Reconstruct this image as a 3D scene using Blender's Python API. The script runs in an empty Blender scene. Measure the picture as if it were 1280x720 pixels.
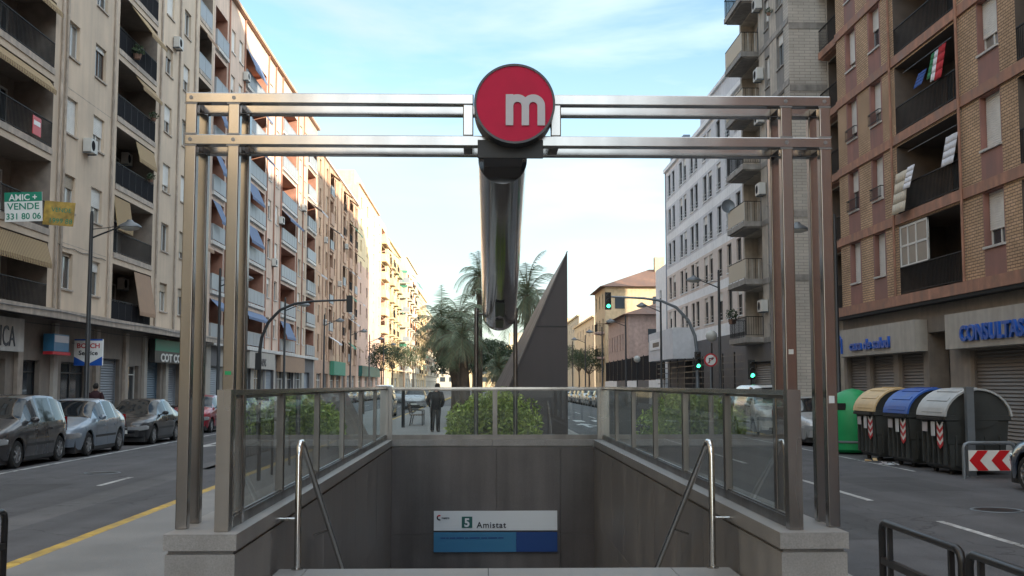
import bpy, bmesh, math, random
from mathutils import Vector, Matrix, Euler
R = math.radians
random.seed(7)
sc = bpy.context.scene
col = sc.collection

# ------------------------------------------------------------------ camera
FPX = 1400.0
cam_d = bpy.data.cameras.new('camera'); cam = bpy.data.objects.new('camera', cam_d); col.objects.link(cam)
cam_d.sensor_width = 36; cam_d.lens = 36 * FPX / 1280; cam_d.clip_start = .1; cam_d.clip_end = 3000
cam.location = (0, 0, 1.85); cam.rotation_euler = (R(90 + 4.9397), 0, R(-1.4675))
sc.camera = cam

# ------------------------------------------------------------------ light
SUN_EL, SUN_AZ = 12.0, 125.0        # azimuth clockwise from +Y (street direction)
w = bpy.data.worlds.new("World"); sc.world = w; w.use_nodes = True
nt = w.node_tree; nt.nodes.clear()
N = nt.nodes.new; Lk = nt.links.new
wo = N('ShaderNodeOutputWorld'); bg = N('ShaderNodeBackground'); sky = N('ShaderNodeTexSky')
sky.sky_type = 'NISHITA'; sky.sun_disc = False; sky.sun_elevation = R(SUN_EL); sky.sun_rotation = R(SUN_AZ)
sky.air_density = 1.0; sky.dust_density = 1.0; sky.ozone_density = 1.2
tc = N('ShaderNodeTexCoord'); mp = N('ShaderNodeMapping'); mp.inputs['Scale'].default_value = (1.2, 1.6, 5.5); mp.inputs['Rotation'].default_value = (0, R(8), R(20))
mp.inputs['Location'].default_value = (3.1, .4, .35)
nz = N('ShaderNodeTexNoise'); nz.inputs['Scale'].default_value = 1.7; nz.inputs['Detail'].default_value = 7; nz.inputs['Roughness'].default_value = .52; nz.inputs['Distortion'].default_value = .45
rp = N('ShaderNodeValToRGB'); rp.color_ramp.elements[0].position = .39; rp.color_ramp.elements[0].color = (0, 0, 0, 1); rp.color_ramp.elements[1].position = .60; rp.color_ramp.elements[1].color = (1, 1, 1, 1)
Lk(tc.outputs['Generated'], mp.inputs['Vector']); Lk(mp.outputs[0], nz.inputs['Vector']); Lk(nz.outputs['Fac'], rp.inputs[0])
# thin haze near the horizon adds to the cloud cover
sx = N('ShaderNodeSeparateXYZ'); Lk(tc.outputs['Generated'], sx.inputs[0])
hz = N('ShaderNodeMapRange'); hz.inputs['From Min'].default_value = .0; hz.inputs['From Max'].default_value = .30; hz.inputs['To Min'].default_value = .72; hz.inputs['To Max'].default_value = 0
Lk(sx.outputs['Z'], hz.inputs['Value'])
mxf = N('ShaderNodeMath'); mxf.operation = 'MAXIMUM'; Lk(rp.outputs[0], mxf.inputs[0]); Lk(hz.outputs[0], mxf.inputs[1])
mix = N('ShaderNodeMix'); mix.data_type = 'RGBA'
mf = N('ShaderNodeMath'); mf.operation = 'MULTIPLY'; mf.inputs[1].default_value = .88; Lk(mxf.outputs[0], mf.inputs[0])
tnt = N('ShaderNodeVectorMath'); tnt.operation = 'MULTIPLY'; tnt.inputs[1].default_value = (.92, 1.04, 1.08); Lk(sky.outputs[0], tnt.inputs[0])
Lk(mf.outputs[0], mix.inputs[0]); Lk(tnt.outputs[0], mix.inputs[6]); sdn = N('ShaderNodeVectorMath'); sdn.operation = 'DOT_PRODUCT'; Lk(tc.outputs['Generated'], sdn.inputs[0]); sdn.inputs[1].default_value = (math.sin(R(SUN_AZ)) * math.cos(R(SUN_EL)), math.cos(R(SUN_AZ)) * math.cos(R(SUN_EL)), math.sin(R(SUN_EL)))
sg1 = N('ShaderNodeMapRange'); sg1.inputs['From Min'].default_value = -.55; sg1.inputs['From Max'].default_value = 1.0; sg1.inputs['To Min'].default_value = 1.0; sg1.inputs['To Max'].default_value = 4.6; Lk(sdn.outputs['Value'], sg1.inputs['Value'])
clc = N('ShaderNodeVectorMath'); clc.operation = 'SCALE'; clc.inputs[0].default_value = (2.75, 3.02, 3.16); Lk(sg1.outputs[0], clc.inputs['Scale']); Lk(clc.outputs[0], mix.inputs[7])
Lk(mix.outputs[2], bg.inputs['Color']); bg.inputs['Strength'].default_value = .12
Lk(bg.outputs[0], wo.inputs[0])
sd = bpy.data.lights.new('sun', 'SUN'); sd.energy = 3.9; sd.angle = R(.5); sd.color = (1.0, .85, .66)
sun = bpy.data.objects.new('sun', sd); col.objects.link(sun)
sdir = Vector((math.sin(R(SUN_AZ)) * math.cos(R(SUN_EL)), math.cos(R(SUN_AZ)) * math.cos(R(SUN_EL)), math.sin(R(SUN_EL))))
sun.rotation_euler = sdir.to_track_quat('Z', 'Y').to_euler()
sc.view_settings.view_transform = 'Standard'; sc.view_settings.look = 'None'; sc.view_settings.exposure = 1.5; sc.view_settings.gamma = 1
sc.render.engine = 'CYCLES'
sc.cycles.max_bounces = 6; sc.cycles.transparent_max_bounces = 16; sc.cycles.glossy_bounces = 4; sc.cycles.diffuse_bounces = 3

# ------------------------------------------------------------------ materials
def mat(name, c, rough=.8, metal=0., var=.0, vscale=3., bump=0., bscale=40., streak=0., spec=.5, coat=0., emit=None, fine=0.):
    m = bpy.data.materials.new(name); m.use_nodes = True; t = m.node_tree; p = t.nodes['Principled BSDF']
    n, l = t.nodes.new, t.links.new
    p.inputs['Base Color'].default_value = (*c, 1); p.inputs['Roughness'].default_value = rough; p.inputs['Metallic'].default_value = metal
    p.inputs['Specular IOR Level'].default_value = spec; p.inputs['Coat Weight'].default_value = coat
    if emit: p.inputs['Emission Color'].default_value = (*emit[0], 1); p.inputs['Emission Strength'].default_value = emit[1]
    if not (var or bump or streak or fine): return m
    g = n('ShaderNodeNewGeometry').outputs['Position']
    cur = None
    def layer(scale, amt, mapping=None, detail=6, lo=.35, hi=.65):
        nonlocal cur
        nz = n('ShaderNodeTexNoise'); nz.inputs['Scale'].default_value = scale; nz.inputs['Detail'].default_value = detail
        if mapping:
            mm = n('ShaderNodeMapping'); mm.inputs['Scale'].default_value = mapping; l(g, mm.inputs[0]); l(mm.outputs[0], nz.inputs['Vector'])
        else: l(g, nz.inputs['Vector'])
        mr = n('ShaderNodeMapRange'); mr.inputs['From Min'].default_value = lo; mr.inputs['From Max'].default_value = hi
        mr.inputs['To Min'].default_value = 1 - amt; mr.inputs['To Max'].default_value = 1 + amt * .6; l(nz.outputs['Fac'], mr.inputs['Value'])
        if cur is None: cur = mr.outputs[0]
        else:
            q = n('ShaderNodeMath'); q.operation = 'MULTIPLY'; l(cur, q.inputs[0]); l(mr.outputs[0], q.inputs[1]); cur = q.outputs[0]
    if var: layer(vscale, var); layer(vscale * .13, var * .8)
    if streak: layer(2.2, streak, (1.5, 1.5, .12))
    if fine: layer(70, fine, detail=2)
    if cur is not None:
        vm = n('ShaderNodeVectorMath'); vm.operation = 'SCALE'; vm.inputs[0].default_value = c; l(cur, vm.inputs['Scale']); l(vm.outputs[0], p.inputs['Base Color'])
        if metal and var:
            zm = n('ShaderNodeMapping'); zm.inputs['Scale'].default_value = (1, 1, .25); l(g, zm.inputs[0]); zz = n('ShaderNodeTexNoise'); zz.inputs['Scale'].default_value = 2.2; zz.inputs['Detail'].default_value = 3; l(zm.outputs[0], zz.inputs['Vector'])
            mq = n('ShaderNodeMapRange'); mq.inputs['From Min'].default_value = .35; mq.inputs['From Max'].default_value = .7; mq.inputs['To Min'].default_value = rough * .85; mq.inputs['To Max'].default_value = min(1, rough * 1.35); l(zz.outputs['Fac'], mq.inputs['Value']); l(mq.outputs[0], p.inputs['Roughness'])
        if var and not metal:
            mr = n('ShaderNodeMath'); mr.operation = 'MULTIPLY'; mr.inputs[1].default_value = rough; l(cur, mr.inputs[0]); mr.use_clamp = True; l(mr.outputs[0], p.inputs['Roughness'])
    if bump:
        nz = n('ShaderNodeTexNoise'); nz.inputs['Scale'].default_value = bscale; nz.inputs['Detail'].default_value = 4; l(g, nz.inputs['Vector'])
        b = n('ShaderNodeBump'); b.inputs['Strength'].default_value = bump; b.inputs['Distance'].default_value = .02; l(nz.outputs['Fac'], b.inputs['Height']); l(b.outputs[0], p.inputs['Normal'])
    return m

def brickmat(name, c1, c2, mortar, bw=.26, bh=.075, bump=.5, msize=.012, axis='Y'):
    m = bpy.data.materials.new(name); m.use_nodes = True; t = m.node_tree; p = t.nodes['Principled BSDF']; n, l = t.nodes.new, t.links.new
    g = n('ShaderNodeNewGeometry').outputs['Position']; s = n('ShaderNodeSeparateXYZ'); l(g, s.inputs[0]); c = n('ShaderNodeCombineXYZ')
    a = n('ShaderNodeMath'); a.operation = 'ADD'; l(s.outputs['X'], a.inputs[0]); l(s.outputs['Y'], a.inputs[1])
    l(a.outputs[0], c.inputs[0]); l(s.outputs['Z'], c.inputs[1])
    b = n('ShaderNodeTexBrick'); l(c.outputs[0], b.inputs['Vector']); b.inputs['Scale'].default_value = 1; b.inputs['Brick Width'].default_value = bw; b.inputs['Row Height'].default_value = bh
    b.inputs['Mortar Size'].default_value = msize; b.inputs['Color1'].default_value = (*c1, 1); b.inputs['Color2'].default_value = (*c2, 1); b.inputs['Mortar'].default_value = (*mortar, 1); b.inputs['Mortar Smooth'].default_value = .2
    nz = n('ShaderNodeTexNoise'); nz.inputs['Scale'].default_value = .6; nz.inputs['Detail'].default_value = 6; l(g, nz.inputs['Vector'])
    mr = n('ShaderNodeMapRange'); mr.inputs['From Min'].default_value = .3; mr.inputs['From Max'].default_value = .7; mr.inputs['To Min'].default_value = .75; mr.inputs['To Max'].default_value = 1.15; l(nz.outputs['Fac'], mr.inputs['Value'])
    vm = n('ShaderNodeVectorMath'); vm.operation = 'SCALE'; l(b.outputs['Color'], vm.inputs[0]); l(mr.outputs[0], vm.inputs['Scale']); l(vm.outputs[0], p.inputs['Base Color'])
    p.inputs['Roughness'].default_value = .9
    bp = n('ShaderNodeBump'); bp.invert = True; bp.inputs['Strength'].default_value = bump; bp.inputs['Distance'].default_value = .02; l(b.outputs['Fac'], bp.inputs['Height']); l(bp.outputs[0], p.inputs['Normal'])
    return m

def stripes(name, c1, c2, scale=3., axis='Y', rough=.8):
    m = bpy.data.materials.new(name); m.use_nodes = True; t = m.node_tree; p = t.nodes['Principled BSDF']; n, l = t.nodes.new, t.links.new
    tcn = n('ShaderNodeTexCoord'); wv = n('ShaderNodeTexWave'); wv.bands_direction = axis; wv.inputs['Scale'].default_value = scale
    l(tcn.outputs['Object'], wv.inputs['Vector']); r = n('ShaderNodeValToRGB'); r.color_ramp.interpolation = 'CONSTANT'
    r.color_ramp.elements[0].color = (*c1, 1); r.color_ramp.elements[1].position = .5; r.color_ramp.elements[1].color = (*c2, 1)
    l(wv.outputs['Fac'], r.inputs[0]); l(r.outputs[0], p.inputs['Base Color']); p.inputs['Roughness'].default_value = rough
    return m

def glassmat(name, tint=(.93, .96, .94), ior=1.5, dirt=.06):
    m = bpy.data.materials.new(name); m.use_nodes = True; t = m.node_tree; t.nodes.clear(); n, l = t.nodes.new, t.links.new
    o = n('ShaderNodeOutputMaterial'); tr = n('ShaderNodeBsdfTransparent'); tr.inputs[0].default_value = (*tint, 1)
    gl = n('ShaderNodeBsdfGlossy'); gl.inputs['Roughness'].default_value = .01; gl.inputs[0].default_value = (.9, .95, .95, 1)
    fr = n('ShaderNodeFresnel'); fr.inputs[0].default_value = ior; mx = n('ShaderNodeMixShader'); ge = n('ShaderNodeNewGeometry'); bf = n('ShaderNodeMath'); bf.operation = 'SUBTRACT'; bf.inputs[0].default_value = 1; l(ge.outputs['Backfacing'], bf.inputs[1]); fm = n('ShaderNodeMath'); fm.operation = 'MULTIPLY'; fm.use_clamp = True; gn = n('ShaderNodeMath'); gn.operation = 'MULTIPLY'; gn.inputs[1].default_value = 1.75; l(bf.outputs[0], fm.inputs[0]); l(fr.outputs[0], gn.inputs[0]); l(gn.outputs[0], fm.inputs[1]); l(fm.outputs[0], mx.inputs[0]); l(tr.outputs[0], mx.inputs[1]); l(gl.outputs[0], mx.inputs[2])
    df = n('ShaderNodeBsdfDiffuse'); df.inputs[0].default_value = (.5, .52, .5, 1); mx2 = n('ShaderNodeMixShader')
    g = n('ShaderNodeNewGeometry').outputs['Position']; nz = n('ShaderNodeTexNoise'); nz.inputs['Scale'].default_value = 3; nz.inputs['Detail'].default_value = 8; l(g, nz.inputs['Vector'])
    mr = n('ShaderNodeMapRange'); mr.inputs['From Min'].default_value = .35; mr.inputs['From Max'].default_value = .75; mr.inputs['To Min'].default_value = dirt * .3; mr.inputs['To Max'].default_value = dirt * 2; l(nz.outputs['Fac'], mr.inputs['Value'])
    l(mr.outputs[0], mx2.inputs[0]); l(mx.outputs[0], mx2.inputs[1]); l(df.outputs[0], mx2.inputs[2]); l(mx2.outputs[0], o.inputs[0])
    return m

M = {}
def D(k, *a, **kw): M[k] = mat(k, *a, **kw)
def asphalt(name, base):
    m = bpy.data.materials.new(name); m.use_nodes = True; t = m.node_tree; p = t.nodes['Principled BSDF']; n, l = t.nodes.new, t.links.new
    g = n('ShaderNodeNewGeometry').outputs['Position']; cur = None
    def mul(sock):
        nonlocal cur
        if cur is None: cur = sock; return
        q = n('ShaderNodeMath'); q.operation = 'MULTIPLY'; l(cur, q.inputs[0]); l(sock, q.inputs[1]); cur = q.outputs[0]
    def lay(scale, mp_, lo, hi, a, b, det=6, vor=False):
        mm = n('ShaderNodeMapping'); mm.inputs['Scale'].default_value = mp_; l(g, mm.inputs[0])
        nz = n('ShaderNodeTexNoise'); nz.inputs['Scale'].default_value = scale; nz.inputs['Detail'].default_value = det; l(mm.outputs[0], nz.inputs['Vector'])
        mr = n('ShaderNodeMapRange'); mr.inputs['From Min'].default_value = lo; mr.inputs['From Max'].default_value = hi; mr.inputs['To Min'].default_value = a; mr.inputs['To Max'].default_value = b; l(nz.outputs['Fac'], mr.inputs['Value']); mul(mr.outputs[0])
    lay(1.1, (1, 1, 1), .3, .7, .86, 1.14); lay(.55, (3.2, .07, 1), .35, .65, .84, 1.12); lay(.25, (1, 1, 1), .4, .6, .88, 1.08); lay(60, (1, 1, 1), .3, .7, .72, 1.25, 2); lay(2.6, (1, 1, 1), .60, .72, 1, .72)
    # cracks
    dn = n('ShaderNodeTexNoise'); dn.inputs['Scale'].default_value = 1.4; dn.inputs['Detail'].default_value = 5; l(g, dn.inputs['Vector']); ad = n('ShaderNodeVectorMath'); ad.operation = 'MULTIPLY_ADD'; l(dn.outputs['Color'], ad.inputs[0]); ad.inputs[1].default_value = (1.1, 1.1, 0); l(g, ad.inputs[2])
    vo = n('ShaderNodeTexVoronoi'); vo.feature = 'DISTANCE_TO_EDGE'; vo.inputs['Scale'].default_value = .32; l(ad.outputs[0], vo.inputs['Vector']); mr = n('ShaderNodeMapRange'); mr.inputs['From Min'].default_value = .001; mr.inputs['From Max'].default_value = .006; mr.inputs['To Min'].default_value = .5; mr.inputs['To Max'].default_value = 1; l(vo.outputs['Distance'], mr.inputs['Value']); mul(mr.outputs[0])
    vm = n('ShaderNodeVectorMath'); vm.operation = 'SCALE'; vm.inputs[0].default_value = base; l(cur, vm.inputs['Scale']); l(vm.outputs[0], p.inputs['Base Color']); p.inputs['Roughness'].default_value = .82
    nz = n('ShaderNodeTexNoise'); nz.inputs['Scale'].default_value = 90; l(g, nz.inputs['Vector']); b = n('ShaderNodeBump'); b.inputs['Strength'].default_value = .5; b.inputs['Distance'].default_value = .02; l(nz.outputs['Fac'], b.inputs['Height']); l(b.outputs[0], p.inputs['Normal']); M[name] = m
asphalt('asphalt', (.082, .080, .085)); asphalt('asphalt_new', (.060, .059, .062)); asphalt('asphalt_old', (.105, .102, .104))
D('paving', (.225, .22, .215), .85, var=.2, vscale=1.2, bump=.3, bscale=60, fine=.15)
D('sidewalk', (.20, .19, .18), .85, var=.2, vscale=1.5, bump=.3, bscale=60)
D('kerb', (.30, .29, .27), .85, var=.2, bump=.3)
D('kerb_yellow', (.50, .33, .07), .75, var=.35, vscale=5, bump=.3)
D('roadpaint', (.46, .46, .45), .7, var=.55, vscale=9, fine=.3)
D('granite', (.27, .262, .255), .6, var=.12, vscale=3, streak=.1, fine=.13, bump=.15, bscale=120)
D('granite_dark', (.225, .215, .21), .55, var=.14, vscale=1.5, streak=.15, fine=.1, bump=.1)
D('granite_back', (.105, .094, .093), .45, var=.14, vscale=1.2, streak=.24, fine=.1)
D('landing', (.24, .23, .22), .7, var=.15, vscale=3, fine=.3)
D('steel', (.40, .378, .36), .15, metal=1., var=.07, vscale=1.2, streak=.14)
D('steel_dark', (.22, .205, .195), .36, metal=1., var=.1, streak=.15)
D('steel_post', (.30, .28, .265), .3, metal=1., var=.08, vscale=2, streak=.14)
D('steel_bright', (.72, .71, .69), .17, metal=1.)
D('mirror', (.30, .28, .275), .10, metal=1., var=.08, vscale=2)
D('cortenfin', (.062, .053, .055), .6, var=.12, vscale=.8, streak=.10)
D('cortenfin2', (.11, .095, .092), .5, var=.15, vscale=.8, streak=.15)
D('sign_red', (.50, .018, .06), .5, var=.10, vscale=3, spec=.15)
D('sign_grey', (.47, .45, .48), .4)
D('rim_dark', (.06, .06, .065), .4, metal=.5)
D('sign_white', (.60, .63, .66), .35); D('sign_blue', (.035, .16, .30), .35); D('sign_navy', (.012, .05, .19), .35)
D('sign_teal', (.01, .10, .09), .4); D('ink', (.015, .018, .03), .5); D('ink_red', (.5, .02, .03), .5); D('ink_green', (.0, .22, .13), .5)
D('blue_letters', (.012, .09, .42), .3); D('white', (.78, .78, .76), .5, var=.05); D('black', (.015, .015, .016), .45); D('blackmetal', (.012, .012, .014), .4, var=.1)
D('pole', (.028, .030, .033), .45, var=.15); D('lamp', (.12, .13, .14), .4, metal=.3); D('lampglass', (.45, .45, .42), .2)
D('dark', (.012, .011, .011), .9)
# facades
D('L1wall', (.61, .49, .375), .92, var=.12, vscale=.5, streak=.07, bump=.2, bscale=25)
D('L1trim', (.44, .37, .31), .9, var=.2, streak=.2)
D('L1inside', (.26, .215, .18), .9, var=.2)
D('L2wall', (.62, .475, .385), .9, var=.12, vscale=.6, streak=.12)
D('L2wall_pale', (.52, .40, .30), .9, var=.1, streak=.1)
D('L2red', (.37, .19, .135), .9, var=.15)
D('panel_grey', (.27, .295, .32), .5, var=.1); D('slab_white', (.56, .54, .51), .8, var=.12, streak=.15)
M['L3wall'] = brickmat('L3wall', (.54, .335, .215), (.60, .385, .25), (.50, .36, .26))
D('L3trim', (.42, .27, .19), .9, var=.15)
D('L4wall', (.66, .52, .32), .9, var=.1, streak=.1); D('L4base', (.55, .37, .29), .9, var=.1)  # yellow for the sunlit top, pink for the shaded lower wall
D('L5wall', (.56, .44, .27), .9, var=.1, streak=.1); D('L6wall', (.52, .46, .36), .9, var=.1); D('L6brick', (.40, .18, .08), .9, var=.1)
M['Abrick'] = brickmat('Abrick', (.49, .32, .19), (.59, .395, .25), (.17, .115, .08), bw=.30, bh=.092, msize=.014, bump=.9)
D('Ared', (.30, .155, .13), .9, var=.18, vscale=1, streak=.15); D('Aband', (.37, .195, .135), .9, var=.22, streak=.2)
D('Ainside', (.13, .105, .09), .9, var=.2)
M['Bbrick'] = brickmat('Bbrick', (.46, .42, .37), (.52, .475, .42), (.31, .285, .26), bw=.5, bh=.14, msize=.014)
D('Bwall', (.46, .41, .35), .9, var=.14, streak=.2); D('Bgrey', (.23, .215, .20), .85, var=.15, streak=.15); D('Bconc', (.31, .285, .26), .9, var=.25, streak=.25)
D('Cwall', (.63, .635, .66), .85, var=.07, streak=.06); D('Cwhite', (.84, .84, .84), .85, var=.06, streak=.06); D('Cpeach', (.66, .57, .51), .85, var=.07); D('Cblue', (.18, .22, .28), .7)
D('Dwall', (.60, .47, .30), .9, var=.12, streak=.1); D('Ewall', (.50, .36, .31), .9, var=.15, streak=.12); D('rooftile', (.21, .12, .085), .9, var=.25, vscale=3)
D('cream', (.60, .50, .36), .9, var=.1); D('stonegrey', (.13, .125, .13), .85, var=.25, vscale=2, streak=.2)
D('fascia', (.40, .37, .33), .7, var=.08, streak=.12); D('pilaster', (.24, .205, .175), .85, var=.15, streak=.15); D('rollershop', (.15, .13, .115), .55, var=.12)
D('rollergrey', (.22, .24, .27), .5, var=.1); D('rollerblue', (.10, .15, .20), .5, var=.1)
D('frame_white', (.62, .62, .60), .5); D('frame_wood', (.13, .075, .045), .6); D('frame_alu', (.30, .31, .32), .4, metal=.3)
D('shutter', (.72, .70, .66), .6, var=.08); D('shutter_tan', (.42, .34, .25), .6, var=.1); D('shutter_brown', (.14, .08, .05), .6)
D('pane', (.035, .045, .055), .06, spec=.8); D('pane_curtain', (.23, .22, .20), .12, spec=.7)
D('rail_black', (.012, .012, .014), .6, spec=.3); D('rail_mesh', (.014, .014, .017), .95, spec=.1); D('cloth_white', (.66, .65, .68), .9); D('cloth_red', (.45, .02, .03), .9); D('cloth_blue', (.03, .08, .28), .9); D('cloth_green', (.03, .18, .08), .9); D('cloth_cream', (.55, .48, .38), .9)
M['awn_y'] = stripes('awn_y', (.42, .31, .15), (.20, .12, .07), 2.2); M['awn_b'] = stripes('awn_b', (.10, .16, .29), (.12, .15, .22), 2.5); M['awn_g'] = stripes('awn_g', (.06, .26, .17), (.08, .23, .15), 1.5)
D('awn_tan', (.32, .21, .14), .9, var=.08); D('awn_white', (.5, .5, .52), .9); D('acwhite', (.52, .51, .48), .5, var=.06)
# cars
for k, c in dict(mpv=(.048, .046, .050), hatch=(.20, .25, .31), sedan=(.012, .013, .017), red=(.28, .015, .03), silver=(.36, .37, .38), navy=(.02, .035, .07), white=(.62, .62, .60), grey=(.14, .145, .15), green=(.03, .10, .07)).items():
    D('paint_' + k, c, .3, metal=.25, coat=.9, var=.04)
D('carglass', (.012, .015, .018), .04, spec=.5); D('tyre', (.018, .018, .018), .85, bump=.2); D('rimmetal', (.38, .38, .39), .35, metal=.7); D('trim', (.02, .02, .022), .6)
D('headlamp', (.26, .27, .28), .06, spec=.9, coat=1); D('taillamp', (.35, .01, .01), .15); D('plate', (.66, .66, .62), .5)
# bins
D('bin_body', (.040, .044, .043), .55, var=.2, vscale=3); D('lid_grey', (.42, .435, .44), .55, var=.12); D('lid_blue', (.025, .10, .40), .5, var=.12); D('lid_yellow', (.58, .42, .22), .55, var=.12); D('lid_green', (.01, .30, .10), .5, var=.1)
D('galv', (.21, .235, .26), .45, metal=.5, var=.1); D('chev_red', (.55, .01, .015), .4); D('chev_white', (.75, .75, .73), .4)
D('go', (.0, .35, .15), .3, emit=((.05, 1.0, .45), 2.2)); D('lens_off', (.03, .02, .015), .3)
D('skin', (.33, .19, .13), .6); D('coat', (.005, .005, .006), 1., spec=.05, var=.1); D('trousers', (.007, .007, .008), 1., spec=.05); D('hair', (.012, .009, .007), .8); D('wine', (.035, .012, .016), .9); D('shoe', (.01, .01, .01), .5)
M['glass'] = glassmat('glass', (.92, .95, .94), 1.5, .018)
def leafmat(name, c, c2):
    m = bpy.data.materials.new(name); m.use_nodes = True; t = m.node_tree; p = t.nodes['Principled BSDF']; n, l = t.nodes.new, t.links.new
    g = n('ShaderNodeNewGeometry'); r = n('ShaderNodeValToRGB'); r.color_ramp.elements[0].color = (*c, 1); r.color_ramp.elements[1].color = (*c2, 1); l(g.outputs['Random Per Island'], r.inputs[0]); l(r.outputs[0], p.inputs['Base Color'])
    p.inputs['Roughness'].default_value = .55; p.inputs['Transmission Weight'].default_value = 0.; p.inputs['Subsurface Weight'].default_value = 0.
    return m
M['leaf_bush'] = leafmat('leaf_bush', (.13, .20, .03), (.38, .48, .09)); M['leaf_palm'] = leafmat('leaf_palm', (.085, .12, .07), (.20, .25, .14)); M['leaf_dark'] = leafmat('leaf_dark', (.018, .035, .014), (.05, .08, .03)); M['leaf_dry'] = leafmat('leaf_dry', (.12, .08, .04), (.22, .15, .08))
D('trunk', (.12, .09, .065), .95, var=.3, vscale=4, bump=.6)

# ------------------------------------------------------------------ mesh helpers
class MB:
    def __init__(s): s.v = []; s.f = []; s.m = []; s.ms = []
    def mi(s, m):
        if m not in s.ms: s.ms.append(m)
        return s.ms.index(m)
    def face(s, pts, m=None):
        b = len(s.v); s.v += [tuple(p) for p in pts]; s.f.append(tuple(range(b, b + len(pts)))); s.m.append(s.mi(m) if m else 0)
    def box(s, x0, x1, y0, y1, z0, z1, m=None, T=None):
        b = len(s.v); P = [(x, y, z) for z in (z0, z1) for x, y in ((x0, y0), (x1, y0), (x1, y1), (x0, y1))]
        if T is not None: P = [tuple(T @ Vector(p)) for p in P]
        s.v += P; k = s.mi(m) if m else 0
        for q in ((0, 3, 2, 1), (4, 5, 6, 7), (0, 1, 5, 4), (1, 2, 6, 5), (2, 3, 7, 6), (3, 0, 4, 7)): s.f.append(tuple(b + i for i in q)); s.m.append(k)
        return s
    def bar(s, a, b, wx, wz, m=None, up=(0, 0, 1)):     # rectangular bar from a to b
        a, b = Vector(a), Vector(b); d = (b - a); L = d.length; d.normalize(); u = Vector(up)
        if abs(d.dot(u)) > .99: u = Vector((0, 1, 0))
        x = d.cross(u).normalized(); z = x.cross(d)
        T = Matrix((x, d, z)).transposed().to_4x4(); T.translation = a
        return s.box(-wx / 2, wx / 2, 0, L, -wz / 2, wz / 2, m, T)
    def tube(s, path, r, n=8, m=None, cap=True, sy=1.):
        P = [Vector(p) for p in path]; rs = r if isinstance(r, (list, tuple)) else [r] * len(P); b = len(s.v); k = s.mi(m) if m else 0
        ref = None
        for i, p in enumerate(P):
            t = (P[min(i + 1, len(P) - 1)] - P[max(i - 1, 0)]).normalized()
            if ref is None: ref = Vector((0, 0, 1)) if abs(t.z) < .9 else Vector((1, 0, 0))
            x = t.cross(ref).normalized(); y = x.cross(t).normalized(); ref = y
            for j in range(n):
                a = 2 * math.pi * j / n; s.v.append(tuple(p + x * math.cos(a) * rs[i] + y * math.sin(a) * rs[i] * sy))
        for i in range(len(P) - 1):
            for j in range(n):
                s.f.append((b + i * n + j, b + i * n + (j + 1) % n, b + (i + 1) * n + (j + 1) % n, b + (i + 1) * n + j)); s.m.append(k)
        if cap:
            s.f.append(tuple(b + j for j in range(n))[::-1]); s.m.append(k); s.f.append(tuple(b + (len(P) - 1) * n + j for j in range(n))); s.m.append(k)
        return s
    def prism(s, poly, ax, a0, a1, m=None):   # poly 2D extruded along axis ax ('x','y','z')
        def P(u, v, a): return {'x': (a, u, v), 'y': (u, a, v), 'z': (u, v, a)}[ax]
        n = len(poly); b = len(s.v); k = s.mi(m) if m else 0
        s.v += [P(u, v, a0) for u, v in poly] + [P(u, v, a1) for u, v in poly]
        s.f.append(tuple(range(b, b + n))); s.f.append(tuple(range(b + 2 * n - 1, b + n - 1, -1))); s.m += [k, k]
        for i in range(n): s.f.append((b + i, b + (i + 1) % n, b + n + (i + 1) % n, b + n + i)); s.m.append(k)
        return s
    def lathe(s, prof, c=(0, 0, 0), n=16, ax='z', m=None, T=None):   # prof (r, h)
        b = len(s.v); k = s.mi(m) if m else 0
        for r, h in prof:
            for j in range(n):
                a = 2 * math.pi * j / n; u, v = r * math.cos(a), r * math.sin(a)
                p = {'z': (u, v, h), 'x': (h, u, v), 'y': (u, h, v)}[ax]; p = (p[0] + c[0], p[1] + c[1], p[2] + c[2])
                s.v.append(tuple(T @ Vector(p)) if T else p)
        for i in range(len(prof) - 1):
            for j in range(n): s.f.append((b + i * n + j, b + i * n + (j + 1) % n, b + (i + 1) * n + (j + 1) % n, b + (i + 1) * n + j)); s.m.append(k)
        return s
    def mesh(s, name, material=None, smooth=False, fix=True):
        me = bpy.data.meshes.new(name); me.from_pydata(s.v, [], s.f)
        for mm in (s.ms if s.ms else [material]): me.materials.append(M[mm])
        if s.ms: me.polygons.foreach_set('material_index', s.m)
        if fix:
            bm = bmesh.new(); bm.from_mesh(me); bmesh.ops.remove_doubles(bm, verts=bm.verts, dist=1e-5) if smooth else None
            bmesh.ops.recalc_face_normals(bm, faces=bm.faces); bm.to_mesh(me); bm.free()
        if smooth:
            me.polygons.foreach_set('use_smooth', [True] * len(me.polygons))
            try: me.set_sharp_from_angle(angle=R(smooth if smooth > 1 else 40))
            except Exception: pass
        me.update(); return me
    def build(s, name, material=None, parent=None, smooth=False, fix=True, loc=None, rz=0):
        return place(name, s.mesh(name, material, smooth, fix), parent, loc, rz)

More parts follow.
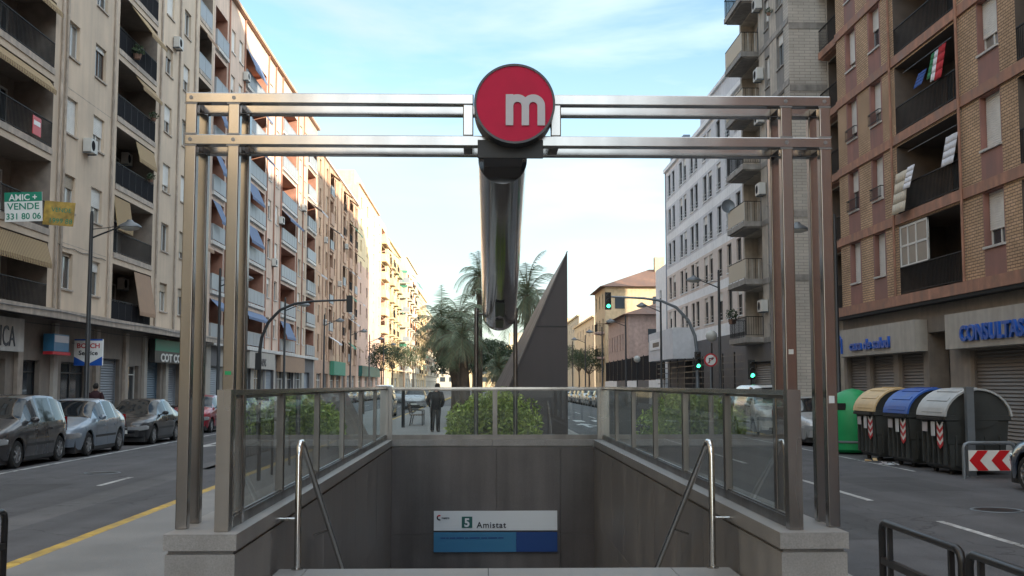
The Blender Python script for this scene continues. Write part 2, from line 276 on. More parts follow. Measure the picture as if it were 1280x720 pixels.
def place(name, me, parent=None, loc=None, rz=0):
    o = bpy.data.objects.new(name, me); col.objects.link(o)
    if parent is not None: o.parent = parent
    if loc: o.location = loc
    if rz: o.rotation_euler = (0, 0, rz)
    return o
def tag(o, label=None, cat=None, group=None, kind=None):
    if label: o['label'] = label
    if cat: o['category'] = cat
    if group: o['group'] = group
    if kind: o['kind'] = kind
    return o
def thing(name, label, cat, loc=(0, 0, 0), rz=0, group=None):
    o = bpy.data.objects.new(name, None); col.objects.link(o); o.location = loc; o.rotation_euler = (0, 0, rz); o.empty_display_size = .3
    return tag(o, label, cat, group)
def kids(o): return [c for c in bpy.data.objects if c.parent == o]
def dup(o, loc, rz=None, label=None, group=None):
    cache = {}
    for c in bpy.data.objects: cache.setdefault(c.parent, []).append(c) if c.parent else None
    def rec(s, par):
        c = s.copy(); col.objects.link(c)
        if par is not None: c.parent = par
        for k in cache.get(s, []): rec(k, c)
        return c
    r = rec(o, None); r.location = loc
    if rz is not None: r.rotation_euler = (0, 0, rz)
    if label: r['label'] = label
    if group: r['group'] = group
    return r
def text_mesh(txt, size, m, ext=.01, bold=0., sx=1., align='LEFT', spacing=1.):
    cu = bpy.data.curves.new('lettering', 'FONT'); cu.body = txt; cu.size = size; cu.extrude = ext; cu.offset = bold; cu.align_x = align; cu.align_y = 'BOTTOM_BASELINE'; cu.space_character = spacing; cu.resolution_u = 3
    o = bpy.data.objects.new('lettering', cu); col.objects.link(o)
    dg = bpy.context.evaluated_depsgraph_get(); me = bpy.data.meshes.new_from_object(o.evaluated_get(dg)); bpy.data.objects.remove(o); bpy.data.curves.remove(cu)
    for v in me.vertices: v.co = Vector((v.co.x * sx, -v.co.z, v.co.y))      # stands up, readable from -Y
    me.materials.clear(); me.materials.append(M[m]); return me
_cache = {}
def cached(key, fn):
    if key not in _cache: _cache[key] = fn()
    return _cache[key]
# ================================================================== GROUND
PX0, PX1, PY0, PY1 = -1.87, 2.29, 10.55, 23.72      # stair pit opening
MXL, MXR = -4.55, 3.3                                # median kerbs
g = MB()
for x0, x1, y0, y1 in ((-900, PX0 - .2, -600, 2500), (PX1 + .2, 900, -600, 2500), (PX0 - .2, PX1 + .2, -600, PY0 - .05), (PX0 - .2, PX1 + .2, PY1 + .5, 2500)):
    g.face([(x0, y0, 0), (x1, y0, 0), (x1, y1, 0), (x0, y1, 0)])
tag(g.build('road', 'asphalt', fix=False), kind='structure')
md = MB()
def blk(x0, x1, y0, y1): md.box(x0, x1, y0, y1, .004, .15)
blk(MXL + .15, PX0 - .18, -30, 90); blk(PX1 + .18, MXR - .15, -30, 90); blk(PX0 - .18, PX1 + .18, -30, 9.60); blk(PX0 - .18, PX1 + .18, PY1 + .4, 90)
tag(md.build('median_pavement', 'paving'), kind='structure')
for nm, xa, xb in (('sidewalk_west', -17, -12.7), ('sidewalk_east', 11.9, 16)):
    s = MB(); s.box(xa, xb, -80, 420, .004, .15); tag(s.build(nm, 'sidewalk'), kind='structure')
# kerbs: an empty each with stones as parts
def kerb(nm, x, y0, y1, wd, m, step=1.0, far=75):
    root = bpy.data.objects.new(nm, None); col.objects.link(root); root.location = (x, y0, 0); tag(root, kind='structure')
    me = cached(('kerb', wd, m), lambda: MB().prism([(-wd / 2, 0.004), (wd / 2, 0.004), (wd / 2, .15), (wd / 2 - .02, .158), (-wd / 2 + .02, .158), (-wd / 2, .15)], 'y', .006, step - .006).mesh('kerb_stone', m))
    n = 0; y = y0
    while y < far and y < y1: place('kerb_stone', me, root, (0, y - y0, random.uniform(-.002, .002))); y += step
    if y1 > far: tag(MB().box(-wd / 2, wd / 2, y - y0, y1 - y0, .004, .155).build('kerb_run', m, root), kind='stuff')
kerb('kerb_median_west', MXL + .07, 4, 200, .15, 'kerb_yellow', far=60); kerb('kerb_median_east', MXR - .07, 4, 200, .15, 'kerb', far=60)
kerb('kerb_west', -12.62, 20, 300, .15, 'kerb', far=60); kerb('kerb_east', 11.82, 16, 300, .15, 'kerb', far=60)
# road paint
rp_ = MB()
def paint(x0, x1, y0, y1, z=.004): rp_.face([(x0, y0, z), (x1, y0, z), (x1, y1, z), (x0, y1, z)])
def paintp(pts, z=.004): rp_.face([(x, y, z) for x, y in pts])
paint(-10.13, -10.01, 8, 260)
for k in range(14): y = 11.9 + 9.1 * k; paint(-7.11, -7.0, y, y + 1.9)
for a, b in ((11.3, 15.3), (18.0, 22.4), (26.5, 30.5), (34.7, 38.7), (43, 47), (51, 55), (62, 66), (72, 76), (84, 88), (98, 102)): paint(6.15, 6.26, a, b)
paint(9.2, 9.28, 24, 40)
def arrow(cx, y, s=1, L=4.2, left=False):
    paintp([(cx - .09, y), (cx + .09, y), (cx + .09, y + s * L * .6), (cx - .09, y + s * L * .6)][::s])
    paintp([(cx - .42, y + s * L * .6), (cx + .42, y + s * L * .6), (cx, y + s * L)][::s])
    if left: paintp([(cx + .1, y + s * 1.2), (cx + .85, y + s * 2.0), (cx + .85, y + s * 2.5), (cx + .1, y + s * 1.8)][::s])
arrow(-8.5, 37.4, -1); arrow(-8.5, 60, -1); arrow(-5.7, 60, -1); arrow(4.7, 49, 1, 5, True); arrow(7.3, 49, 1, 5); arrow(4.7, 62, 1, 5)
for k in range(9): paint(3.7 + .95 * k, 4.2 + .95 * k, 56.4, 59.0)
for k in range(7): paint(-11.6 + 1.0 * k, -11.1 + 1.0 * k, 56.4, 59.0)
tag(rp_.build('road_markings', 'roadpaint', fix=False), kind='structure')
for nm, m_, rects in (('road_patch', 'asphalt_new', ((-8.9, -7.6, 17, 21.5), (-6.2, -5.0, 25, 33), (4.2, 5.4, 13.5, 18.2), (6.9, 8.6, 19.5, 22.6), (-9.8, -9.0, 36, 41), (7.2, 8.0, 27, 38))), ('worn_patch', 'asphalt_old', ((-6.6, -6.0, 12, 40), (5.0, 5.5, 20, 45), (-4.9, -4.6, 8, 60)))):
    q_ = MB()
    for a, b, c, d in rects: q_.face([(a, c, .002), (b, c + .1, .002), (b - .05, d, .002), (a + .04, d - .15, .002)])
    tag(q_.build(nm, m_, fix=False), kind='structure')
for x, y, lb in ((-8.0, 24.0, 'round iron manhole cover in the left road'), (7.6, 16.6, 'round iron manhole cover in the right road'), (-5.6, 38.0, 'second manhole cover further up the left road')):
    mh = thing('manhole_cover', lb, 'manhole cover', (x, y, .004)); MB().lathe([(0, .006), (.30, .006), (.31, .001)], n=28).build('lid', 'blackmetal', mh); MB().lathe([(.32, .001), (.325, .007), (.37, .007), (.375, .001)], n=28).build('frame', 'galv', mh)
yl = MB(); yl.face([(MXL - .17, 4, .004), (MXL - .02, 4, .004), (MXL - .02, 80, .004), (MXL - .17, 80, .004)]); yl.face([(MXR + .06, 26, .004), (MXR + .18, 26, .004), (MXR + .18, 90, .004), (MXR + .06, 90, .004)])
tag(yl.build('yellow_edge_line', 'kerb_yellow', fix=False), kind='structure')

# ================================================================== METRO ENTRANCE
ent = thing('stair_enclosure', 'grey stone walled stairwell going down to the metro, in front of the camera', 'stairwell', (0.2, 9, .15))
o0 = ent.location.copy()
def T(mb):
    mb.v = [(x - o0.x, y - o0.y, z - o0.z) for x, y, z in mb.v]; return mb
CT = .70
for sx, x0, x1 in ((-1, -2.46, -1.90), (1, 2.32, 2.86)):
    # coping slabs, end pier and wall panels on each side
    ys = [8.82, 11.3, 13.8, 16.3, 18.8, 21.3, 23.7]
    for i in range(6):
        T(MB().box(x0, x1, ys[i] + (.0 if i == 0 else .004), ys[i + 1] - .004, CT - .125, CT)).build('coping_slab', 'granite', ent)
    T(MB().box(x0 + .03, x1 - .03, 8.86, 23.7, CT - .155, CT - .125)).build('shadow_joint', 'granite_dark', ent)
    T(MB().box(x0 + .012, x1 - .012, 8.83, 10.3, .10, CT - .155)).build('end_pier', 'granite', ent)
    xin, xo = (x1 - .012, x0 + .012) if sx < 0 else (x0 + .012, x1 - .012)
    back = MB(); a, b = sorted((xin + sx * .06, xo)); T(back.box(a, b, 10.304, 23.7, -6, CT - .156)); back.build('wall_core', 'granite_dark', ent)
    yy = [10.304, 12.0, 13.7, 15.4, 17.1, 18.8, 20.5, 22.2, 23.7]
    for i in range(8):
        for z0, z1 in ((-1.0, CT - .16), (-2.9, -1.0), (-5, -2.9)):
            a, b = sorted((xin, xin + sx * .055))
            T(MB().box(a, b, yy[i] + .004, yy[i + 1] - .004, z0 + .004, z1)).build('wall_panel', 'granite_dark', ent)
# back wall over the tunnel mouth
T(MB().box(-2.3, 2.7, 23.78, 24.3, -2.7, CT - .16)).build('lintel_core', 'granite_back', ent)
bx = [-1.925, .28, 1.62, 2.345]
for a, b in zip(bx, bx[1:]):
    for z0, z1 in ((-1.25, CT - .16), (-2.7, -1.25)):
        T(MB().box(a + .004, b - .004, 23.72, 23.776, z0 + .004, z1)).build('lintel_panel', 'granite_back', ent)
for a, b in zip((-2.46, -.9, .2, 1.3), (-.9, .2, 1.3, 2.86)):
    T(MB().box(a + .003, b - .003, 23.705, 24.35, CT - .125, CT)).build('coping_slab', 'granite', ent)
T(MB().box(-1.9, 2.32, 23.74, 24.3, CT - .16, CT - .126)).build('shadow_joint', 'granite_dark', ent)
# landing and steps
for a, b in ((-1.88, -1.62), (-1.62, .05), (.05, 1.75), (1.75, 2.30)):
    T(MB().box(a + .003, b - .003, 9.62, 10.58, .02, .154)).build('landing_slab', 'landing', ent)
st_me = MB().box(-2.06, 2.1, 0, .34, -.6, 0).mesh('step', 'landing')
for k in range(33):
    place('step', st_me, ent, (0, 10.58 + k * .315 - o0.y, .15 - .165 * (k + 1) - o0.z))
tun = MB(); tun.box(-1.9, 2.32, 20.5, 46, -5.4, -5.3, 'granite_dark'); tun.box(-1.9, -1.86, 23.8, 46, -5.3, -2.7, 'granite_dark'); tun.box(2.28, 2.32, 23.8, 46, -5.3, -2.7, 'granite_dark'); tun.box(-1.9, 2.32, 24.3, 46, -2.74, -2.7, 'granite_dark'); tun.box(-1.9, 2.32, 45.9, 46, -5.3, -2.7, 'granite_dark')
T(tun).build('passage', None, ent)

# station sign on the lintel
sg = thing('station_sign', 'wide station sign deep in the stairwell, white band reading Amistat above a blue band', 'sign', (.265, 23.66, -1.62))
def S(mb): mb.v = [(x - .265, y - 23.66, z + 1.62) for x, y, z in mb.v]; return mb
S(MB().box(-1.02, 1.55, 23.66, 23.70, -1.17, -.77)).build('white_band', 'sign_white', sg)
S(MB().box(-1.02, .69, 23.66, 23.70, -1.61, -1.205)).build('blue_band', 'sign_blue', sg); S(MB().box(.693, 1.55, 23.66, 23.70, -1.61, -1.205)).build('navy_band', 'sign_navy', sg)
S(MB().box(-.44, -.22, 23.648, 23.66, -1.115, -.885)).build('line_square', 'sign_teal', sg)
def lett(txt, size, m, x, y, z, par, off, bold=0., sx=1., ext=.004, al='LEFT', sp=1., rz=0): return place('lettering', text_mesh(txt, size, m, ext, bold, sx, al, sp), par, (x - off[0], y - off[1], z - off[2]), rz)
so = (.265, 23.66, -1.62)
lett('5', .235, 'sign_white', -.33, 23.642, -1.085, sg, so, .008, al='CENTER'); lett('Amistat', .175, 'ink', -.13, 23.652, -1.115, sg, so, .002, sp=1.12)
lett('metro', .065, 'ink', -.86, 23.652, -.93, sg, so, .001)
lg = MB()
for k in range(14):
    a0, a1 = R(60 + k * 17), R(60 + (k + 1) * 17); c = (-.905, -.905)
    lg.face([(c[0] + r * math.cos(a), 23.655, c[1] + r * math.sin(a)) for r, a in ((.028, a0), (.058, a0), (.058, a1), (.028, a1))], 'ink' if k > 4 else 'ink_red')
S(lg).build('metro_mark', None, sg, fix=False)
pt = MB()
for k, wd in enumerate((.10, .05, .12, .16, .07, .22, .13, .19, .11)):
    x = -.88 + sum((.10, .05, .12, .16, .07, .22, .13, .19, .11)[:k]) + .02 * k; pt.box(x, x + wd, 23.655, 23.66, -1.335, -1.31)
S(pt).build('small_print', 'sign_navy', sg)

# glass railings
def railing(nm, label, P0, P1, npan, zb, zt, endpost=True, wide=.065):
    P0, P1 = Vector(P0), Vector(P1); L = (P1 - P0).length; ang = math.atan2(P1.y - P0.y, P1.x - P0.x)
    r = thing(nm, label, 'railing', (P0.x, P0.y, zb), ang, 'glass railings around the stairwell'); H = zt - zb
    MB().box(-.03, L + .03, -.045, .045, H - .045, H).build('top_rail', 'steel', r)
    MB().box(.0, L, -.034, .034, 0.0, .085).build('bottom_rail', 'steel_dark', r)
    pm = MB().box(-.05, .05, -.036, .036, .004, H - .045)  .mesh('post', 'steel_dark'); em = MB().box(-.06, .06, -.055, .055, 0, H - .0).mesh('end_post', 'steel_post')
    st = L / npan
    fr = MB(); fr.box(.03, st - .03, -.018, .018, .0, .028); fr.box(.03, st - .03, -.018, .018, H - .145, H - .12); fm = fr.mesh('glazing_bead', 'steel_dark')
    gm = MB().box(.028, st - .028, -.005, .005, .095, H - .06).mesh('glass_pane', 'glass')
    for k in range(npan + 1):
        if k in (0, npan): place('end_post', em, r, (k * st, 0, 0.001))
        else: place('post', pm, r, (k * st, 0, 0))
        if k < npan: g_ = place('glass_pane', gm, r, (k * st, 0, 0)); place('glazing_bead', fm, g_, (0, 0, .072))
    return r
railing('glass_railing', 'steel framed glass railing on the left stairwell wall', (-2.05, 9.02, 0), (-2.05, 23.8, 0), 6, CT + .002, 1.81)
railing('glass_railing', 'steel framed glass railing on the right stairwell wall', (2.49, 9.02, 0), (2.55, 23.8, 0), 6, CT + .002, 1.81)
railing('glass_railing', 'short glass railing across the far end of the stairwell, in front of the shrub', (-1.98, 23.85, 0), (2.48, 23.85, 0), 2, CT + .002, 1.80)

# handrails
for sx, x, nm in ((1, -1.71, 'left'), (-1, 2.14, 'right')):
    h = thing('handrail', 'polished tubular handrail descending the %s side of the stairs' % nm, 'handrail', (x, 10.55, .154))
    zt = 1.155
    p = [(0, 0, 0), (0, 0, zt - .12), (0, .02, zt - .05), (0, .07, zt - .005), (0, .15, zt), (0, .24, zt - .04), (0, .35, zt - .1)]
    for k in range(1, 20): p.append((0, .35 + k * .6, zt - .1 - k * .315))
    MB().tube(p, .031, 12).build('rail_tube', 'steel_bright', h, smooth=50)
    MB().lathe([(0.0, .012), (.055, .012), (.055, 0), (0, 0)], n=16).build('base_flange', 'steel', h, smooth=30)
    MB().tube([(0, .0, .46), (-sx * .20, 0, .46)], .013, 8).build('wall_bracket', 'steel_bright', h, smooth=50)
    for k in range(1, 7):
        MB().tube([(0, k * 1.8 + .35, zt - .1 - k * .945 - .02), (-sx * .17, k * 1.8 + .35, zt - .1 - k * .945 - .08)], .012, 6).build('wall_bracket', 'steel', h)

# gantry of square steel tubes
ga = thing('sign_gantry', 'tall double frame of square brushed steel tubes spanning the stairwell entrance', 'gantry', (.22, 9.3, CT))
go = ga.location.copy()
def G(mb): mb.v = [(x - go.x, y - go.y, z - go.z) for x, y, z in mb.v]; return mb
def bev(mb, nm, m='steel', d=.009):
    o = G(mb).build(nm, m, ga); b = o.modifiers.new('bevel', 'BEVEL'); b.width = d; b.segments = 3; o.data.polygons.foreach_set('use_smooth', [True] * len(o.data.polygons)); o.data.set_sharp_from_angle(angle=R(89)); b.harden_normals = True; return o
YF, YB, t = 9.12, 9.50, .10
ZU, ZL = 4.165, 3.815
for Y in (YF, YB):
    for x0 in (-2.455, -2.105, 2.475, 2.80):
        xs = x0 + (.0 if Y == YF else ({-2.455: .002, -2.105: .004, 2.475: .004, 2.80: .02}[x0]))
        if Y == YF and x0 == -2.105: xs = x0
        bev(MB().box(xs, xs + .095, Y + .003, Y + t - .003, CT if abs(x0) > 2.3 else CT + .0, ZU + .0), 'upright')
    l, r = (-2.458, 2.898) if Y == YF else (-2.457, 2.918)
    bev(MB().box(l, r, Y, Y + t, ZL, ZL + .088), 'lower_beam')
    if Y == YF:
        bev(MB().box(l, -.085, Y, Y + t, ZU, ZU + .088), 'upper_beam'); bev(MB().box(.555, r, Y, Y + t, ZU, ZU + .088), 'upper_beam')
        for x0 in (-.172, .555): bev(MB().box(x0, x0 + .086, Y + .003, Y + t - .003, ZL + .088, ZU), 'stub_post')
    else: bev(MB().box(l, r, Y, Y + t, ZU, ZU + .088), 'upper_beam')
for x0 in (-2.47, -2.11, 2.49, 2.83, -.17, .56):
    for z in (ZU + .01, ZL + .01): bev(MB().box(x0, x0 + .07, YF + t, YB, z, z + .068), 'spacer', 'steel_dark')
bo = MB().lathe([(0, -.006), (.016, -.006), (.016, .0)], c=(0, 0, 0), n=10, ax='y').mesh('bolt', 'steel_dark', smooth=40)
for x0 in (-2.41, -2.06, 2.52, 2.845):
    for z in (ZU + .044, ZL + .044): place('bolt', bo, ga, (x0 - go.x, YF - go.y, z - go.z))
bev(MB().box(-.05, .49, YF - .03, YF - .003, 3.71, 3.862), 'saddle_plate', 'black', .004)
bev(MB().box(.0, .33, YF + .103, YB + .2, 3.74, 3.80), 'saddle_arm', 'rim_dark', .004)
wd = MB().box(-.052, .052, -.004, .0, -.006, .006).mesh('weld_seam', 'steel_dark')
for x0 in (-2.41, -2.06, 2.52, 2.845):
    for z in (ZL - .004, ZL + .092, ZU - .004): place('weld_seam', wd, ga, (x0 - go.x, YF + .001 - go.y, z - go.z))
for x, z, w_, h_, m_ in ((-2.06, 1.93, .05, .03, 'lid_green'), (2.845, 1.7, .045, .06, 'sign_white'), (2.52, 2.1, .04, .04, 'acwhite')):
    G(MB().box(x - w_ / 2, x + w_ / 2, YF - .001, YF + .0025, z, z + h_)).build('sticker', m_, ga)
# m sign
ms = thing('metro_sign', 'round dark red sign with a pale letter m on top of the gantry', 'sign', (.25, 9.05, 3.8))
MB().lathe([(0, 0.0), (.318, 0.0)], c=(0, -.12, .325), n=64, ax='y').build('red_face', 'sign_red', ms)
MB().lathe([(.312, -.128), (.33, -.128), (.33, .19), (.0, .19)], c=(0, 0, .325), n=64, ax='y').build('drum', 'rim_dark', ms, smooth=30)
mm = MB(); ym = -.126
z0, z1, c1, c2, ri, ro = .145, .40, .023, .151, .034, .096; zc = z1 - ro
arc = lambda c, r_, a0, a1, n=12: [(c + r_ * math.cos(R(a0 + (a1 - a0) * k / n)), zc + r_ * math.sin(R(a0 + (a1 - a0) * k / n))) for k in range(n + 1)]
outl = [(-.072, z0), (-.072, z1), (-.011, z1)] + arc(c1, ro, 110, 48.2) + arc(c2, ro, 131.8, 0)[1:] + [(c2 + ro, z0), (c2 + ri, z0)] + arc(c2, ri, 0, 180) + [(c2 - ri, z0), (c1 + ri, z0)] + arc(c1, ri, 0, 180) + [(c1 - ri, z0)]
mm.prism(outl, 'y', ym - .005, ym + .004)
mm.build('letter_m', 'sign_grey', ms)

# leaning mirror tube behind the gantry with its two posts
tb = thing('steel_tube', 'polished dark steel tube with a rounded end sloping down behind the gantry', 'sculpture', (.34, 24, .7))
def tubeprof():
    mb = MB(); a, b = Vector((.165, 9.62, 3.80)), Vector((.34, 23.9, 3.36)); n = 40; pts = []; rs = []
    for k in range(25): q = k / 24; pts.append(a.lerp(b, q)); rs.append(.212 + .15 * q)
    d = (b - a).normalized()
    for k in range(1, 9): an = math.pi / 2 * k / 8; pts.append(b + d * .362 * math.sin(an) * .8); rs.append(max(.362 * math.cos(an), .004))
    mb.tube(pts, rs, n); mb.v = [(x - .34, y - 24, z - .7) for x, y, z in mb.v]; return mb
tubeprof().build('tube_shell', 'mirror', tb, smooth=50)
for q0, q1 in ((.62, .80), (.83, .95)):  # dark strips standing in for window-like reflections on the tube's underside
    sl = MB()
    a, b = Vector((.165, 9.62, 3.80)), Vector((.34, 23.9, 3.36))
    for k in range(6):
        p, q = a.lerp(b, q0 + (q1 - q0) * k / 6), a.lerp(b, q0 + (q1 - q0) * (k + 1) / 6)
        rr = .212 + .15 * (q0 + q1) / 2
        sl.bar(p - Vector((0, 0, rr + .0)), q - Vector((0, 0, rr + .0)), .16, .02)
    sl.v = [(x - .34, y - 24, z - .7) for x, y, z in sl.v]; sl.build('light_slot', 'rim_dark', tb)
for x in (-.15, .69):
    MB().tube([(x - .34, .12, 0), (x - .34, .12, 2.80)], .047, 12).build('support_post', 'steel_dark', tb, smooth=50)
    MB().tube([(x - .34, .12, 2.66), ((.34 - .3 if x < 0 else .34 + .3) - .34, -.05, 2.66)], .02, 8).build('support_bracket', 'steel_dark', tb)

# triangular dark fin
fn = thing('triangular_fin', 'tall dark triangular metal fin rising to a sharp point beyond the stairwell', 'sculpture', (1.1, 28, .15))
f_ = MB(); A0 = (2.11, 28, 5.2); s_ = 1.0 / 2.31
def fx(z): return 2.11 - (5.2 - z) * s_
f_.face([(fx(.15), 28, .15), (2.11, 28, .15), A0], 'cortenfin')
f_.face([(-.51, 36, .15), (2.13, 36, .15), (2.13, 36, 5.15)], 'cortenfin')
f_.face([(2.11, 28, .15), (2.13, 36, .15), (2.13, 36, 5.15), A0], 'cortenfin')
f_.face([(fx(.15), 28, .15), (-.51, 36, .15), (2.13, 36, 5.15), A0], 'cortenfin2')
f_.v = [(x - 1.1, y - 28, z - .15) for x, y, z in f_.v]; f_.build('fin_body', None, fn)
e_ = MB(); e_.bar((fx(.15) - 1.1, -.02, 0), (2.11 - 1.1, -.02, 5.05), .05, .03); e_.build('edge_trim', 'cortenfin2', fn)
# expansion joints on the fin
for z in (1.75, 3.3):
    MB().box(fx(z) + .04 - 1.1, 2.10 - 1.1, -.012, -.002, z - .15, z - .15 + .018).build('seam', 'black', fn)

# black hoop railings
def hoop_rail(label, P0, P1, n, ztop=.75, zmid=True, bal=False, grp='black tubular railings along the median'):
    P0, P1 = Vector((*P0, .15)), Vector((*P1, .15)); L = (P1 - P0).length; st = L / n
    r = thing('tubular_railing', label, 'railing', P0, math.atan2(P1.y - P0.y, P1.x - P0.x), grp)
    def mk():
        mb = MB(); rr = .026; e = .05; c = .07
        mb.tube([(e, 0, 0), (e, 0, ztop - c), (e + .02, 0, ztop - .02), (e + c, 0, ztop), (st - e - c, 0, ztop), (st - e - .02, 0, ztop - .02), (st - e, 0, ztop - c), (st - e, 0, 0)], rr, 8); return mb.mesh('hoop', 'blackmetal', smooth=50)
    me = mk(); ml = MB().box(.06, st - .06, -.02, .02, ztop * .62, ztop * .62 + .045).mesh('mid_rail', 'blackmetal')
    iv = MB().box(.19, .225, -.015, .015, 0, ztop - .02).box(st - .225, st - .19, -.015, .015, 0, ztop - .02).mesh('inner_uprights', 'blackmetal') if not bal else None
    bm_ = None
    if bal:
        q = MB(); k = .16
        while k < st - .1: q.box(k - .006, k + .006, -.006, .006, ztop * .42 + .04, ztop); k += .13
        bm_ = q.mesh('balusters', 'blackmetal')
    for k in range(n):
        place('hoop', me, r, (k * st, 0, 0)); place('mid_rail', ml, r, (k * st, 0, 0))
        if iv: place('inner_uprights', iv, r, (k * st, 0, 0))
        if bm_: place('balusters', bm_, r, (k * st, 0, 0))
    return r
hoop_rail('black tubular railing on the pavement edge in the lower right corner', (2.78, 7.9), (2.70, 3.5), 3)
hoop_rail('black tubular railing on the pavement edge in the lower left corner', (-3.62, 8.75), (-3.62, 3.4), 3)
hoop_rail('short black double hoop seen through the first left glass pane', (-4.0, 19.0), (-4.0, 21.6), 2, 1.05, bal=True)
hoop_rail('long black railing beside the left road, behind the left glass railing', (-4.1, 24), (-4.1, 44), 10, 1.0, bal=True)
#PART3
# ================================================================== BUILDINGS
class Bld:
    """side +1: facade looks toward +X (west side of the street); side -1: facade looks toward -X"""
    def __init__(s, nm, label, side, xf, Y0, Y1, H, depth=13, cat='building', group=None):
        s.side, s.xf, s.Y0, s.Y1, s.H, s.depth = side, xf, Y0, Y1, H, depth; s.ym = (Y0 + Y1) / 2
        s.r = thing(nm, label, cat, (xf, s.ym, 0), 0 if side > 0 else math.pi, group); s.holes = []
    def ly(s, Y): return s.side * (Y - s.ym)
    def P(s, name, me, Y, x, z, rz=0, par=None):
        return place(name, me, par or s.r, (x, s.ly(Y), z), rz)
    def box(s, name, m, Y0, Y1, x0, x1, z0, z1, par=None):
        a, b = sorted((s.ly(Y0), s.ly(Y1))); return MB().box(x0, x1, a, b, z0, z1).build(name, m, par or s.r)
    def hole(s, Y0, Y1, z0, z1, d=.22, m=None): s.holes.append((min(Y0, Y1), max(Y0, Y1), z0, z1, d, m))
    def wall(s, fn, z0=0.1, ey=(), ez=(), inside='dark', side_m=None, name='wall', roof=True):
        ys = sorted({s.Y0, s.Y1, *ey, *[h[0] for h in s.holes], *[h[1] for h in s.holes]}); zs = sorted({z0, s.H, *ez, *[h[2] for h in s.holes], *[h[3] for h in s.holes]})
        mb = MB(); f = fn if callable(fn) else (lambda y, z: fn)
        sd_ = side_m or f(s.ym, s.H - .3)
        for i in range(len(ys) - 1):
            a, b = ys[i], ys[i + 1]; yc = (a + b) / 2; run = None
            for j in range(len(zs) - 1):
                c, d = zs[j], zs[j + 1]; zc = (c + d) / 2
                if any(h[0] < yc < h[1] and h[2] < zc < h[3] for h in s.holes): continue
                la, lb = s.ly(a), s.ly(b)
                mb.face([(0, la, c), (0, lb, c), (0, lb, d), (0, la, d)], f(yc, zc))
        for a, b, c, d, dp, m in s.holes:
            la, lb = s.ly(a), s.ly(b); mm_ = m or f((a + b) / 2, c - .05)
            for q in ([(0, la, c), (-dp, la, c), (-dp, la, d), (0, la, d)], [(0, lb, c), (-dp, lb, c), (-dp, lb, d), (0, lb, d)], [(0, la, c), (0, lb, c), (-dp, lb, c), (-dp, la, c)], [(0, la, d), (0, lb, d), (-dp, lb, d), (-dp, la, d)]): mb.face(q, mm_)
            mb.face([(-dp, la, c), (-dp, lb, c), (-dp, lb, d), (-dp, la, d)], m or inside)
        for Y in (s.Y0, s.Y1):
            l = s.ly(Y); mb.face([(0, l, z0), (-s.depth, l, z0), (-s.depth, l, s.H), (0, l, s.H)], sd_)
        a, b = s.ly(s.Y0), s.ly(s.Y1); D_ = s.depth
        mb.face([(-D_, a, z0), (-D_, b, z0), (-D_, b, s.H), (-D_, a, s.H)], sd_)
        if roof: mb.face([(0, a, s.H), (0, b, s.H), (-D_, b, s.H), (-D_, a, s.H)], 'Bconc')
        mb.build(name, None, s.r, fix=False)
    # --- windows
    def window(s, Y, z, W=1.2, H=1.4, frame='frame_white', shut=None, sm='shutter', d=.22, cut=True, end=None, sill='slab_white', curtain=None, rz=0, x=0, bars=False, light=False):
        if cut: s.hole(Y - W / 2, Y + W / 2, z, z + H, d)
        if shut is None: shut = random.choice((0, 0, .3, .5, .6, 1, 1, .8))
        if curtain is None: curtain = random.random() < .3
        def mk():
            mb = MB(); t_ = .055; x0, x1 = -d + .02, -d + .09
            for y0, y1, a, b in ((-W / 2, W / 2, 0, t_), (-W / 2, W / 2, H - t_, H), (-W / 2, -W / 2 + t_, t_, H - t_), (W / 2 - t_, W / 2, t_, H - t_), (-.03, .03, t_, H - t_)): mb.box(x0, x1, y0, y1, a, b, frame)
            mb.box(-d + .0, .06, -W / 2 - .05, W / 2 + .05, -.07, -.002, sill)
            return mb.mesh('window', fix=False)
        def mkp():
            mb = MB(); x = -d + .045
            for y0, y1 in ((-W / 2 + .055, -.03), (.03, W / 2 - .055)): mb.box(x, x + .01, y0, y1, .055, H - .055)
            return mb.mesh('pane', 'pane_curtain' if curtain else 'pane', fix=False)
        o = s.P('window', cached(('w', W, H, frame, d, sill), mk), Y, x, z, rz)
        if shut < 1: place('pane', cached(('p', W, H, d, curtain), mkp), o)
        if shut > 0:
            def mks():
                mb = MB(); n = max(2, int(H * shut / .07)); hh = H * shut / n; x = -d + .10
                for k in range(n): zt_ = H - k * hh; mb.box(x, x + .022, -W / 2 + .01, W / 2 - .01, zt_ - hh + .012, zt_)
                mb.box(x - .012, x + .0, -W / 2 + .01, W / 2 - .01, H - n * hh, H)
                return mb.mesh('roller_shutter', sm, fix=False)
            place('roller_shutter', cached(('s', W, H, shut, sm, d), mks), o)
        if bars:
            def mkb():
                mb = MB(); mb.box(.10, .13, -W / 2 - .05, W / 2 + .05, .42, .45); mb.box(.10, .13, -W / 2 - .05, W / 2 + .05, .02, .05)
                n = int(W / .12)
                for k in range(n + 1): y = -W / 2 + k * W / n; mb.box(.108, .122, y - .007, y + .007, .05, .42)
                for y in (-W / 2 - .04, W / 2 + .03): mb.box(0, .13, y, y + .012, .42, .45)
                return mb.mesh('window_rail', 'rail_black', fix=False)
            place('window_rail', cached(('wb', W), mkb), o)
        return o
